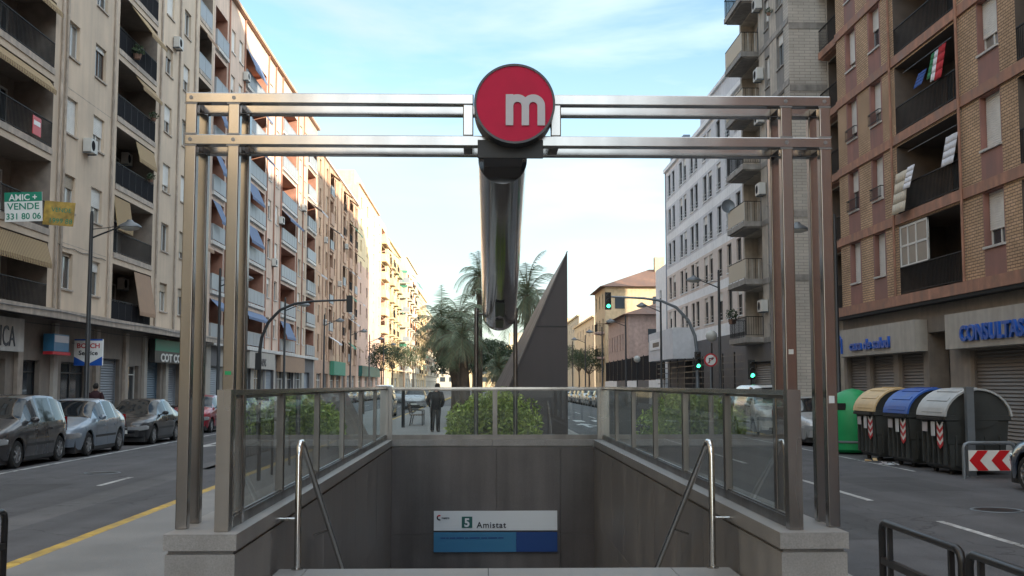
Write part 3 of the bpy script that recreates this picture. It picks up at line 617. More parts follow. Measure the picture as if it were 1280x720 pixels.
    # --- balcony: slab + railing + door; recess>0 = loggia
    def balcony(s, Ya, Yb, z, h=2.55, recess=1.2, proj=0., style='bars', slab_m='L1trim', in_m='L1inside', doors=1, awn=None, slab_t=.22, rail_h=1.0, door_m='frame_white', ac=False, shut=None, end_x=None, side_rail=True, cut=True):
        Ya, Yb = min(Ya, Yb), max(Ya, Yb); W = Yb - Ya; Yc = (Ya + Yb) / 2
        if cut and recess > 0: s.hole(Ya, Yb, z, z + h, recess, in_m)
        x1 = proj if proj > 0 else .04
        def slab():
            mb = MB(); ov = .0 if proj > 0 else .03
            if proj > 0: mb.box(.002, x1, -W / 2, W / 2, -slab_t, 0, slab_m); mb.box(.002, x1 - .12, -W / 2 + .1, W / 2 - .1, -slab_t - .06, -slab_t - .001, slab_m)
            else: mb.box(.002, x1, -W / 2, W / 2, -slab_t, 0.02, slab_m)
            return mb.mesh('balcony', fix=False)
        b = s.P('balcony', cached(('slab', W, proj, slab_t, slab_m), slab), Yc, 0, z)
        xr = x1 - .05
        def rail():
            mb = MB(); runs = [((xr, -W / 2 + .03), (xr, W / 2 - .03))]
            if proj > 0 and side_rail: runs += [((.02, -W / 2 + .03), (xr, -W / 2 + .03)), ((.02, W / 2 - .03), (xr, W / 2 - .03))]
            for (ax, ay), (bx_, by) in runs:
                A, B = Vector((ax, ay, 0)), Vector((bx_, by, 0)); up = Vector((0, 0, 1)); Ln = (B - A).length
                if style == 'bars':
                    mb.bar(A + up * rail_h, B + up * rail_h, .05, .035, 'rail_black'); mb.bar(A + up * .10, B + up * .10, .025, .025, 'rail_black')
                    n = max(1, int(Ln / .11))
                    for k in range(n + 1): p = A.lerp(B, k / n); mb.box(p.x - .008, p.x + .008, p.y - .008, p.y + .008, .1, rail_h, 'rail_black')
                elif style == 'mesh':
                    mb.bar(A + up * rail_h, B + up * rail_h, .05, .04, 'rail_black'); mb.bar(A + up * (.07 + rail_h / 2 - .05), B + up * (.07 + rail_h / 2 - .05), .012, rail_h - .14, 'rail_mesh')
                    n = max(1, int(Ln / .9))
                    for k in range(n + 1): p = A.lerp(B, k / max(n, 1)); mb.box(p.x - .02, p.x + .02, p.y - .02, p.y + .02, .0, rail_h, 'rail_black')
                elif style == 'panel':
                    mb.bar(A + up * (rail_h / 2 + .03), B + up * (rail_h / 2 + .03), .03, rail_h - .1, 'panel_grey'); mb.bar(A + up * rail_h, B + up * rail_h, .06, .04, 'frame_alu')
                    n = max(1, int(Ln / 1.1))
                    for k in range(n + 1): p = A.lerp(B, k / n); mb.box(p.x - .025, p.x + .025, p.y - .025, p.y + .025, 0, rail_h, 'frame_alu')
                elif style == 'solid':
                    mb.bar(A + up * (rail_h / 2), B + up * (rail_h / 2), .1, rail_h, slab_m)
                elif style == 'beige':      # solid lower panel toward the street, bars at the ends
                    if ax == bx_:
                        mb.bar(A + up * (rail_h / 2 + .02), B + up * (rail_h / 2 + .02), .03, rail_h - .12, 'cloth_cream'); mb.bar(A + up * rail_h, B + up * rail_h, .04, .03, 'rail_black')
                    else:
                        mb.bar(A + up * rail_h, B + up * rail_h, .04, .03, 'rail_black'); n = max(2, int(Ln / .14))
                        for k in range(n + 1): p = A.lerp(B, k / n); mb.box(p.x - .01, p.x + .01, p.y - .01, p.y + .01, .0, rail_h, 'acwhite' if k % 2 else 'rail_black')
            return mb.mesh('railing', fix=False)
        place('railing', cached(('rail', W, proj, style, rail_h, slab_m, side_rail), rail), b)
        for k in range(doors):
            yd = (k + .5) / doors * W - W / 2 + random.uniform(-.1, .1) * W / doors * .5; yd = round(yd * 5) / 5; dw, dh = 1.3, 2.1
            dark = random.random() < .6
            def door():
                mb = MB(); x = -recess + .02
                for y0, y1, a, c in ((-dw / 2, dw / 2, dh - .07, dh), (-dw / 2, -dw / 2 + .07, 0, dh), (dw / 2 - .07, dw / 2, 0, dh), (-.035, .035, 0, dh), (-dw / 2, dw / 2, 0, .12)): mb.box(x, x + .06, y0, y1, a, c, door_m)
                mb.box(x + .01, x + .02, -dw / 2, dw / 2, 0, dh, 'pane' if dark else 'pane_curtain')
                return mb.mesh('balcony_door', fix=False)
            place('balcony_door', cached(('door', recess, door_m, dark), door), b, (0, yd, .01))
        if awn: s.awning(b, W, h, x1, **awn)
        if ac:
            s.ac(b, (-recess + .35 if recess > .5 else .25, W / 2 - .65 if ac > 0 else -W / 2 + .65, h - .75))
        return b
    def ac(s, par, loc, rz=0):
        def mk():
            mb = MB(); mb.box(-.16, .16, -.4, .4, 0, .56, 'acwhite'); mb.lathe([(0, .168), (.2, .168), (.215, .16)], c=(0, -.1, .28), n=16, ax='x', m='rail_mesh')
            for y in (-.3, .3): mb.box(-.2, .16, y - .02, y + .02, -.05, -.002, 'galv')
            return mb.mesh('air_conditioner', fix=False)
        return place('air_conditioner', cached('ac', mk), par, loc, rz)
    def awning(s, par, W, h, x1, m='awn_y', drop=.9, out=.7, a=0., b=1., hang=False):
        def mk():
            mb = MB(); y0, y1 = -W / 2 + W * a + .03, -W / 2 + W * b - .03; zt_ = h - .05
            if hang:     # dropped in front of the railing
                pts = [(x1 - .04, zt_), (x1 + .30, zt_ - drop * .75), (x1 + out * .6, zt_ - drop)]
            else: pts = [(x1 - .08, zt_), (x1 + out, zt_ - drop)]
            for (xa, za), (xb, zb) in zip(pts, pts[1:]):
                mb.bar((xa, (y0 + y1) / 2, za), (xb, (y0 + y1) / 2, zb), (y1 - y0), .02)
            xb, zb = pts[-1]; n = int((y1 - y0) / .2); mb.box(xb - .01, xb + .005, y0, y1, zb - .10, zb)
            for k in range(n): ya = y0 + (y1 - y0) * k / n; mb.box(xb - .008, xb + .003, ya + .02, ya + (y1 - y0) / n - .02, zb - .17, zb - .10)
            return mb.mesh('awning', m, fix=False)
        place('awning', cached(('awn', W, h, x1, m, drop, out, a, b, hang), mk), par)
    # --- ground floor units
    def shop(s, Ya, Yb, z0=.15, z1=3.0, kind='shutter', m='rollershop', d=.3, lit=0):
        Ya, Yb = min(Ya, Yb), max(Ya, Yb); W = Yb - Ya; H = z1 - z0; s.hole(Ya, Yb, z0, z1, d); Yc = (Ya + Yb) / 2
        if kind == 'shutter':
            def mk():
                mb = MB(); x = -d + .05; n = max(4, int(H / .11)); hh = H / n
                for k in range(n):
                    a = k * hh; mb.face([(x, -W / 2, a), (x + .035, -W / 2, a + hh * .35), (x + .035, W / 2, a + hh * .35), (x, W / 2, a)]); mb.face([(x + .035, -W / 2, a + hh * .35), (x, -W / 2, a + hh), (x, W / 2, a + hh), (x + .035, W / 2, a + hh * .35)])
                for y in (-W / 2, W / 2 - .05): mb.box(x - .02, x + .07, y, y + .05, 0, H)
                return mb.mesh('shop_shutter', m, fix=False)
            return s.P('shop_shutter', cached(('sh', round(W, 2), H, m, d), mk), Yc, 0, z0)
        def mkf():
            mb = MB(); x = -d + .05; t_ = .06; n = max(1, round(W / 1.3))
            for y0, y1, a, c in ((-W / 2, W / 2, 0, .35 if kind == 'window' else .08), (-W / 2, W / 2, H - t_, H), (-W / 2, W / 2, 2.15, 2.2)): mb.box(x, x + .06, y0, y1, a, c)
            for k in range(n + 1): y = -W / 2 + k * (W - t_) / n; mb.box(x, x + .07, y, y + t_, 0, H)
            return mb.mesh('shop_front', m, fix=False)
        o = s.P('shop_front', cached(('sf', round(W, 2), H, m, kind, d), mkf), Yc, 0, z0)
        place('shop_pane', cached(('sp', round(W, 2), H, d), lambda: MB().box(-d + .06, -d + .075, -W / 2 + .03, W / 2 - .03, .05, H - .03).mesh('shop_pane', 'pane')), o)
        return o
    def pipe(s, Y, z0, z1, m='L1trim', r=.055, x=.07):
        MB().tube([(x, s.ly(Y), z0), (x, s.ly(Y), z1)], r, 8).build('drain_pipe', m, s.r, smooth=50)

def onface(side, xf, Y): return (xf, Y)
def signbox(label, side, xf, Ya, Yb, z0, z1, m, proud=.12, base=0., cat='sign', nm='shop_sign', grp=None):
    """flat box sign on a facade; returns (root, fn placing lettering that reads from the street)"""
    Ya, Yb = min(Ya, Yb), max(Ya, Yb); r = thing(nm, label, cat, (xf + side * (base + .002), (Ya + Yb) / 2, z0), R(90) if side > 0 else R(-90), grp)
    W = Yb - Ya; MB().box(-W / 2, W / 2, -proud, 0, 0, z1 - z0).build('sign_panel', m, r)
    # local -Y faces the street, local +X is the reader's right
    def put(txt, size, x, z, mt, al='CENTER', bold=0., sx=1., ext=.01, proud2=.004): return place('lettering', text_mesh(txt, size, mt, ext, bold, sx, al), r, (x, -proud - proud2 - ext, z))
    return r, put

# ---------------------------------------------------------------- west block 1 (grey-beige, in shade)
L1 = Bld('apartment_building', 'grey beige apartment block with dark loggia balconies and roller shutters, nearest on the left', 1, -16.5, 6, 67.3, 31)
FH = 3.1; Z1 = 4.62
random.seed(11)
lev = [Z1 + FH * k for k in range(8)]
for k, z in enumerate(lev):
    for (Yw, ww) in ((44.5, 1.35), (47.7, 1.35), (58.0, 1.35), (61.4, 1.3), (30.6, 1.3), (33.5, 1.3), (22.5, 1.3)):
        sh = random.choice((0, .35, .55, .75, 1, 1, .3)); fr = 'frame_white'
        if (k, Yw) in ((3, 47.7),): sh, fr = .15, 'frame_wood'
        if (k, Yw) == (4, 44.5): sh = .2
        if (k, Yw) == (0, 44.5): sh = .1
        L1.window(Yw, z + 1.0, ww, 1.45, fr, sh, random.choice(('shutter', 'shutter', 'shutter_tan')), sill='L1trim')
    L1.balcony(50.0, 55.8, z, 2.62, 1.5, 0., 'mesh' if k != 1 else 'bars', 'L1trim', doors=2, ac=(k in (0, 2)) and 1, rail_h=1.0,
               awn={0: dict(m='awn_tan', drop=1.9, out=.25, a=.55, b=1.), 1: dict(m='awn_y', drop=1.35, out=.12, a=.0, b=.4), 2: dict(m='awn_y', drop=.8, out=.12, a=.5, b=1.), 3: dict(m='awn_y', drop=.5, out=.3, a=.45, b=1.), 4: dict(m='awn_y', drop=1.3, out=.9, a=.3, b=.75)}.get(k))
    L1.balcony(36.6, 42.6, z, 2.62, 1.5, 0., 'bars' if k not in (4,) else 'panel', 'L1trim', doors=2, rail_h=1.0, ac=(k == 3) and -1,
               awn={0: dict(m='awn_y', drop=.8, out=.15), 1: None, 2: dict(m='awn_y', drop=.4, out=.2, b=.95), 3: dict(m='awn_y', drop=.4, out=.25), 4: None}.get(k))
    L1.balcony(24.5, 29.0, z, 2.62, 1.5, 0., 'bars', 'L1trim', doors=2)
    L1.balcony(64.0, 66.9, z, 2.62, 1.4, 0., 'panel', 'L1trim', doors=1, awn=dict(m='awn_tan', drop=.5, out=.4) if k % 2 else None)
# ground floor
for a, b, kind, m in ((36.2, 39.2, 'window', 'frame_alu'), (40.6, 42.2, 'door', 'blackmetal'), (44.3, 47.2, 'window', 'blackmetal'), (48.9, 51.4, 'shutter', 'rollergrey'), (52.2, 54.2, 'door', 'frame_white'), (55.3, 57.9, 'shutter', 'rollerblue'), (58.9, 61.4, 'shutter', 'rollergrey'), (62.2, 64.6, 'shutter', 'rollergrey'), (65.2, 67.0, 'door', 'blackmetal'), (28, 34.5, 'window', 'frame_alu'), (18, 24, 'shutter', 'rollershop')):
    L1.shop(a, b, .15, 2.75 if kind != 'shutter' else 3.0, kind, m)
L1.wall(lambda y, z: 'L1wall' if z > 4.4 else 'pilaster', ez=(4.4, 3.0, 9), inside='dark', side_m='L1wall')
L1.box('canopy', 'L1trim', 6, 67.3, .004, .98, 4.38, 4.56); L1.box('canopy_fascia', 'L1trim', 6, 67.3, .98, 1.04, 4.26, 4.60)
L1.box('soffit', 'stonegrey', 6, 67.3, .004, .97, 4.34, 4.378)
for Y in (43.2, 43.7, 49.3, 56.4, 59.8, 63.0): L1.pipe(Y, 4.6, 31)
for Y in (35.4, 39.9, 43.2, 47.9, 51.8, 54.7, 58.4, 61.8): L1.box('pilaster', random.choice(('pilaster', 'fascia', 'L1trim')), Y, Y + .45, .004, .14, .15, 4.2)

for z, y0, y1, x in ((4.52, 30, 67, 1.07), (7.3, 43.5, 49, .03), (4.15, 36, 67, .20)):
    pts = [(x, L1.ly(y0 + (y1 - y0) * k / 16), z - .07 * math.sin(math.pi * ((k * 3.3) % 16) / 16)) for k in range(17)]; MB().tube(pts, .014, 5).build('cable', 'black', L1.r)
for Y, z in ((58.9, lev[4] + 2.7), (46.2, lev[2] + .6), (62.4, lev[1] + .5)): L1.ac(L1.r, (.2, L1.ly(Y), z))
for k in range(1, 8): L1.box('facade_joint', 'L1trim', 43.9, 49.2, -.001, .004, lev[k] - .32, lev[k] - .29) if k % 2 else None
# ---------------------------------------------------------------- west block 2 (mauve-pink with grey panel balconies)
random.seed(12)
L2 = Bld('apartment_building', 'mauve pink apartment block with grey panel balconies, white slab edges and blue awnings', 1, -16.5, 67.34, 110, 27.0)
lv2 = [4.55 + 3.02 * k for k in range(8)]
for k, z in enumerate(lv2[:-1] + [lv2[-1]]):
    if z + 2.4 > 27: continue
    aw = lambda: random.choice((None, dict(m='awn_b', drop=.7, out=.6), dict(m='awn_b', drop=1.3, out=.5, a=0, b=.6), dict(m='awn_b', drop=.5, out=.4), None))
    L2.balcony(67.7, 70.9, z, 2.5, 1.0, .16, 'panel', 'slab_white', 'L2red', 1, aw(), door_m='frame_white')
    for Yw in (72.7, 75.0): L2.window(Yw, z + .95, 1.15, 1.5, 'frame_white', None)
    L2.balcony(76.5, 84.0, z, 2.5, 1.2, .16, 'panel', 'slab_white', 'L2red', 2, aw(), door_m='frame_white', side_rail=True)
    for Yw in (86.0, 89.0): L2.window(Yw, z + .95, 1.3, 1.5, 'frame_white', None)
    L2.balcony(91.0, 98.0, z, 2.5, 1.2, .16, 'panel', 'slab_white', 'L2red', 2, aw(), door_m='frame_white', side_rail=True)
    L2.window(100.2, z + .95, 1.3, 1.5, 'frame_white', None); L2.window(102.8, z + .95, 1.2, 1.5, 'frame_white', None)
    L2.balcony(104.3, 109.4, z, 2.5, 1.1, .16, 'panel', 'slab_white', 'L2red', 1, dict(m='awn_white', drop=.8, out=1.1, a=.2) if k in (2, 4, 6) else None)
for i, a in enumerate((68, 72.3, 76.6, 81, 85.3, 90, 94.5, 99, 103.5)): L2.shop(a + .4, a + 3.6, .15, 3.0, ('shutter', 'window', 'door', 'window')[i % 4], ('rollergrey', 'frame_white', 'frame_alu', 'frame_white')[i % 4])
L2.wall(lambda y, z: 'stonegrey' if z < 4.2 and int(y) % 3 == 0 else ('fascia' if z < 4.3 else ('L2wall_pale' if y > 98.5 else 'L2wall')), ez=(4.3,), ey=(98.6,), side_m='L2wall')
L2.box('first_floor_band', 'slab_white', 67.4, 110, .004, .4, 4.24, 4.46)
for Y in (71.3, 76.0, 84.5, 87.5, 90.5, 98.4, 101.5): L2.pipe(Y, 4.5, 27, 'L2red')
L2.box('roof_edge', 'L3trim', 67.34, 110, -.3, .28, 27.004, 27.22)
for Y in (72, 80, 93): L2.box('roof_hut', 'L2wall_pale', Y, Y + 3.5, -5, -2, 27.004, 29.6)

for Y, z in ((73.9, lv2[1] + 2.3), (87.5, lv2[2] + .5), (87.6, lv2[5] + .4), (101.4, lv2[4] + 1), (90.2, lv2[3] + 1.2), (76.0, lv2[6])): L2.ac(L2.r, (.2, L2.ly(Y), z))
for Y, h_ in ((70, 3.2), (84, 2.6), (97, 3.4), (105, 2.4)):
    q = MB(); y = L2.ly(Y); q.tube([(-2, y, 27), (-2, y, 27.2 + h_)], .03, 5); q.bar((-2, y - .6, 27 + h_), (-2, y + .6, 27 + h_), .02, .02)
    for k in range(6): q.bar((-2.3, y - .5 + k * .2, 27 + h_), (-1.7, y - .5 + k * .2, 27 + h_), .015, .015)
    q.build('aerial', 'galv', L2.r)
# ---------------------------------------------------------------- west block 3 (orange brick)
random.seed(13)
L3 = Bld('apartment_building', 'orange brown brick apartment block with narrow dark windows, left of the street', 1, -16.5, 110.04, 146.5, 25.3)
for k in range(7):
    z = 4.6 + 2.95 * k
    for Yw in (112.5, 117.5, 124, 129.5, 135, 141): L3.window(Yw, z + .55, 1.25, 1.75, 'frame_wood', None, 'shutter_brown' if random.random() < .5 else 'shutter_tan', sill='L3trim')
    for a, b in ((119.8, 122.6), (131.2, 133.6), (137, 139.8), (143.2, 145.8)): L3.balcony(a, b, z, 2.4, .8, .14, random.choice(('bars', 'solid', 'panel')), 'L3trim', 'L3trim', 1, random.choice((None, None, dict(m='awn_tan', drop=.8, out=.9), dict(m='awn_white', drop=.7, out=1.), dict(m='awn_g', drop=.6, out=.6))))
for i, a in enumerate((111, 116, 121, 126, 131, 136, 141)): L3.shop(a + .4, a + 3.9, .15, 3.0, ('window', 'shutter', 'window')[i % 3], ('frame_white', 'rollershop', 'frame_white')[i % 3])
L3.wall(lambda y, z: 'L3trim' if z < 4.3 else 'L3wall', ez=(4.3,), side_m='L3trim')
for k in range(9): L3.box('facade_rib', 'L3trim', 114.7 + k * 3.6, 114.9 + k * 3.6, .004, .10, 4.4, 25.2)
L3.box('roof_edge', 'slab_white', 110.04, 146.5, -.3, .2, 25.304, 25.5)
for Y in (118, 130): L3.box('roof_hut', 'cream', Y, Y + 4, -6, -2.5, 25.304, 27.8)

for Y, z in ((115.5, 8), (127, 13), (133, 18), (115.4, 16.5), (139.9, 10)): L3.ac(L3.r, (.2, L3.ly(Y), z))
# ---------------------------------------------------------------- west block 4.. far
random.seed(14)
L4 = Bld('apartment_building', 'yellow and pink rendered apartment block lit by the sun, beyond the orange brick block', 1, -16.5, 146.54, 189, 28.3)
for k in range(8):
    z = 4.6 + 2.9 * k
    for Yw in (150.5, 158.5): L4.window(Yw, z + .8, 1.5, 1.4, 'frame_wood', 0, sill='L4wall')
    for Yw in (168, 177): L4.window(Yw, z + .8, 1.5, 1.5, 'frame_white', None, sill='L4wall')
    L4.balcony(180.5, 187.5, z, 2.4, 1.0, .8, 'solid', 'L4wall', 'L4base', 1, random.choice((None, dict(m='awn_tan', drop=.8, out=.8))))
for a in (148, 156, 164, 172, 180): L4.shop(a + .5, a + 5, .15, 3.0, 'window', 'frame_white')
L4.wall(lambda y, z: 'L4base' if z < 18 else 'L4wall', ez=(4.3, 18), side_m='L4wall')  # shadow line put into the wall colour: pink shaded part, yellow sunlit part
L4.box('roof_edge', 'L4base', 146.6, 175, -.3, .25, 28.304, 28.5); L4.box('penthouse', 'L4wall', 152, 164, -7, -1.2, 28.304, 31.2)
L5 = Bld('apartment_building', 'pale cream apartment block with stacked balconies, fourth beyond the pink one on the left', 1, -16.3, 189.04, 218, 26.5)
L6 = Bld('apartment_building', 'corner block with brick panels and green awnings, far down the left side', 1, -15.6, 225, 262, 27.5)
L7 = Bld('apartment_building', 'small looking cream block at the far left end of the street', 1, -16.2, 262.1, 318, 25)
L8 = Bld('apartment_building', 'most distant pale block on the left side of the street', 1, -16.2, 318.1, 400, 23)
for B_, wm in ((L5, 'L5wall'), (L6, 'L6wall'), (L7, 'L5wall'), (L8, 'L6wall')):
    y = B_.Y0 + 3; n = int((B_.H - 5) / 2.95)
    while y < B_.Y1 - 6:
        for k in range(n):
            z = 4.6 + 2.95 * k
            B_.window(y, z + .7, 1.5, 1.5, 'frame_white', random.choice((0, .5, 1)), sill=wm)
            B_.balcony(y + 2.2, y + 6.4, z, 2.4, 1.0, .8, random.choice(('solid', 'bars')), wm, 'L6brick' if wm == 'L6wall' else wm, 1, dict(m='awn_g', drop=.8, out=.8) if random.random() < .25 else None)
        y += 8.6
    for a in range(int(B_.Y0) + 2, int(B_.Y1) - 6, 8): B_.shop(a, a + 5.5, .15, 3.1, 'window', 'frame_white')
    B_.wall(wm, ez=(4.3,), side_m=wm)
    B_.box('roof_edge', wm, B_.Y0, B_.Y1, -.3, .3, B_.H + .004, B_.H + .2); B_.box('roof_hut', wm, B_.Y0 + 6, B_.Y0 + 11, -6, -2, B_.H + .004, B_.H + 2.6)
# end wall of the corner block: brick and white bays with balconies facing the camera
for k in range(7):
    z = 4.6 + 2.95 * k; yl_ = L6.ly(225)
    MB().box(-3.4, -1.2, yl_ - .05, yl_ - .004, z + .0, z + 2.6).build('brick_bay', 'L6brick', L6.r)
    b = MB().box(-4.9, .8, yl_ - 1.0, yl_ - .052, z - .18, z).build('balcony', 'L6wall', L6.r); MB().box(-4.9, .8, yl_ - 1.0, yl_ - .96, z + .001, z + .95).build('railing', 'cream' if k % 2 else 'panel_grey', b)
    MB().box(-4.6, -3.7, yl_ - .10, yl_ - .053, z + .1, z + 2.2).build('balcony_door', 'pane', L6.r)
    if k in (1, 6, 5): MB().bar((-2, yl_ - .1, z + 2.5), (-2, yl_ - 1.1, z + 1.9), 4.6, .03).build('awning', 'awn_g', L6.r)

# ---------------------------------------------------------------- east block A (tan brick, mauve panels)
random.seed(21)
A = Bld('brick_apartment_building', 'tan brick apartment block with mauve panels and dark loggias above blue lettered shop signs', -1, 15, -10, 46.3, 36)
lvA = [5.03 + 2.92 * k for k in range(11)]
cols = (32.25, 41.75, 44.5, 22.2, 16.5, 4, 10)
for k, z in enumerate(lvA):
    for Yw in cols:
        sh = random.choice((.5, .7, 1, 1, .8)); A.window(Yw, z + .92, 1.12 if Yw > 35 else 1.3, 1.62, 'frame_white' if Yw < 35 else 'frame_alu', sh, 'shutter', sill='slab_white', bars=(Yw > 40 and k in (1, 2)), d=.3)
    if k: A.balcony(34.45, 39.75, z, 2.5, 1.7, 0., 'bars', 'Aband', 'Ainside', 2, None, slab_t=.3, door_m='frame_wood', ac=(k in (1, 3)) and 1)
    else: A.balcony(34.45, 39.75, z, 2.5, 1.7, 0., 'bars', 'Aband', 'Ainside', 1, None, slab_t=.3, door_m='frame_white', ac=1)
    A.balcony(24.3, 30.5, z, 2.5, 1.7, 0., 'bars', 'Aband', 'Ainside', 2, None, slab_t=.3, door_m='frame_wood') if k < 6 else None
# first-floor glazed enclosure at the far end of the loggia
def colA(y, z):
    if z < 4.75: return 'pilaster'
    kk = (z - 4.75) % 2.92
    if kk < .28: return 'Aband'
    for c in cols:
        if abs(y - c) < .7: return 'Ared'
    return 'Abrick'
for a, b in ((35.6, 37.4), (37.9, 40.2), (40.7, 43.2), (43.6, 45.9)): A.shop(a, b, .15, 2.95, 'shutter', 'rollershop', .25) if a > 37.5 else A.shop(a + .1, b, .15, 3.6, 'door', 'blackmetal', .8)
A.shop(30.6, 34.2, .15, 2.9, 'shutter', 'rollershop', .25); A.shop(24, 29.5, .15, 2.9, 'shutter', 'rollershop', .25)
A.wall(colA, ey=[c + d for c in cols for d in (-.7, .7)], ez=[4.75] + [z for k in range(11) for z in (4.75 + 2.92 * k, 5.03 + 2.92 * k)], side_m='Abrick', inside='dark')
for k in range(11):
    z = 4.75 + 2.92 * k; A.box('floor_band', 'Aband', -10, 46.3, .003, .07, z - .06, z + .27)
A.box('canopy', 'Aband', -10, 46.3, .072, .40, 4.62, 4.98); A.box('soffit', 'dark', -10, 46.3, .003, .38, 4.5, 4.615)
for Y in (34.2, 40.0): A.pipe(Y, 4.98, 36, 'Aband', .05, .1)
enc = MB()
for y0, y1 in ((37.2, 37.27), (38.2, 38.26), (38.95, 39.01), (39.62, 39.7)): a, b = sorted((A.ly(y0), A.ly(y1))); enc.box(-.06, .0, a, b, lvA[0] + 1.0, lvA[0] + 2.48)
a, b = sorted((A.ly(37.2), A.ly(39.7)))
for za, zb in ((1.0, 1.07), (1.72, 1.79), (2.41, 2.48)): enc.box(-.055, -.003, a, b, lvA[0] + za, lvA[0] + zb)
e_o = enc.build('glazed_enclosure', 'frame_white', A.r); MB().box(-.035, -.028, a, b, lvA[0] + 1.05, lvA[0] + 2.45).build('pane', 'pane_curtain', e_o)
A2 = Bld('apartment_annex', 'narrow set back bay with dark railed balconies between the two brick blocks', -1, 15.5, 46.34, 49.2, 36, 12)
for k, z in enumerate(lvA): A2.balcony(46.5, 49.0, z, 2.5, .9, .45, 'bars', 'Aband', 'Ainside', 1, None, slab_t=.3, door_m='frame_wood', side_rail=False)
A2.wall('Bwall', z0=.1)
# shop signs
cs, put = signbox('cream fascia sign with blue lettering casa de salud, above the shutters behind the bins', -1, 15, 37.45, 46.2, 2.98, 4.05, 'fascia', .42)
put('casa de salud', .55, -.1, .22, 'blue_letters', 'CENTER', .012, 1.5, .04)
mk_ = MB()
for k in range(12): a0, a1 = R(200 - k * 18), R(200 - (k + 1) * 18); mk_.prism([(-3.65 + r * math.cos(a), .5 + r * math.sin(a) * 1.1) for r, a in ((.24, a0), (.34, a0), (.34, a1), (.24, a1))], 'y', -.50, -.43)
mk_.box(-3.36, -3.28, -.50, -.43, .12, .72); mk_.box(-3.8, -3.74, -.50, -.43, .12, .6)
mk_.build('sign_mark', 'blue_letters', cs)
cs2, put = signbox('cream fascia sign with blue capitals CONSULTAS at the right edge', -1, 15, 26.4, 35.0, 2.96, 4.05, 'fascia', .42)
put('CONSULTAS', .64, -1.05, .22, 'blue_letters', 'CENTER', .02, 1.12, .04)

# ---------------------------------------------------------------- east block B (grey brick)
random.seed(22)
B = Bld('grey_brick_apartment_building', 'grey brick apartment block with corner balconies, right behind the gantry posts', -1, 13.8, 49.24, 58.8, 27.5, 16)
lvB = [4.2 + 2.87 * k for k in range(8)]
for k, z in enumerate(lvB):
    B.window(50.75, z + .9, 1.15, 1.6, 'frame_alu', random.choice((.3, .5, 1, .6)), 'shutter', sill='Bconc'); B.window(53.1, z + .6, .8, 1.5, 'frame_alu', random.choice((.3, .7)), 'shutter', sill='Bconc')
    B.balcony(54.75, 58.5, z, 2.5, .7, .9, ('bars', 'beige', 'beige', 'bars', 'beige', 'beige', 'bars', 'bars')[k], 'Bconc', 'Bwall', 1, None, slab_t=.26, door_m='frame_alu')
    B.ac(B.r, (.2, B.ly(54.1), z + 1.9 if k % 2 else z + 1.2)) if k not in (1,) else None
B.shop(50.2, 52.5, .15, 3.0, 'door', 'blackmetal'); B.shop(53.6, 57.5, .15, 3.0, 'shutter', 'rollershop')
B.wall(lambda y, z: 'stonegrey' if z < 3.9 else ('Bgrey' if 50.1 < y < 51.4 or 52.6 < y < 53.6 else ('Bbrick' if y < 50.1 else 'Bwall')), ey=(50.1, 51.4, 52.6, 53.6), ez=(3.9,), side_m='Bbrick')
for z in lvB[1:]: MB().box(-3.2, -.004, *sorted((B.ly(49.24) + .003, B.ly(49.24) + .03)), z - .62, z - .32).build('end_wall_band', 'Bconc', B.r)
for z in lvB: B.box('floor_band', 'Bconc', 49.24, 54.7, .003, .03, z - .3, z - .04)

# ---------------------------------------------------------------- east block C (pale grey and white, hospital like)
random.seed(23)
C = Bld('office_building', 'long pale grey and white five storey building with rows of narrow windows on the right', -1, 15, 58.84, 91.0, 19.2, 14)
rows = [17.84 - .85 - 2.77 * k for k in range(5)]
yc = [89.2, 87.3, 84.0, 82.3, 79.6, 77.9, 74.8, 73.1, 70.3, 67.6, 65.0, 62.4, 60.2]
for z in rows:
    for y in yc: C.window(y, z, 1.25, 1.75, 'rail_black', random.choice((0, 0, 0, .15, .3)), 'shutter', sill='Cwhite', d=.2, curtain=False)
for y in yc[::1]:
    for z in rows: MB  # window guards below
gu = MB()
gd = MB().box(.02, .045, -.62, .62, .40, .43).box(.02, .045, -.62, .62, .18, .21).mesh('window_guard', 'frame_alu')
for z in rows:
    for y in yc: C.P('window_guard', gd, y, .0, z)
C.hole(76, 83, .15, 3.6, 1.2)
def colC(y, z):
    if z < 4.9: return 'stonegrey'
    for r_ in rows:
        if r_ - .25 < z < r_ + 1.95: return 'Cwall' if r_ > 10 else 'Cpeach'
    return 'Cwhite'
C.wall(colC, ez=[4.9] + [r_ - .25 for r_ in rows] + [r_ + 1.95 for r_ in rows], side_m='Cwall')
C.box('cornice', 'Cwhite', 58.84, 91.0, -.2, .18, 19.204, 19.5); C.box('corner_strip', 'Cblue', 90.85, 91.04, -.3, .05, 4.9, 19.2)
C.box('attic_storey', 'Cwall', 58.86, 77.5, -6, -.3, 19.504, 21.2); C.box('attic_cap', 'Cwhite', 58.86, 77.6, -6.1, -.15, 21.204, 21.4)
C.box('entrance_block', 'Cwall', 79, 90.5, .004, 1.6, 3.7, 5.9)
for i in range(5): C.box('shade_louvre', 'Cblue', 83 + i * 1.3, 83.8 + i * 1.3, -.6, -.1, 19.51, 20.7 + .12 * i)
s_o, put = signbox('small white plate sign on the grey entrance block, far right of the street', -1, 13.4, 84, 89.5, 4.55, 5.35, 'Cwhite', .05); 
mkb = MB(); mkb.box(-1.2, 1.9, -.06, -.051, .2, .55); mkb.build('sign_bar', 'ink', s_o)

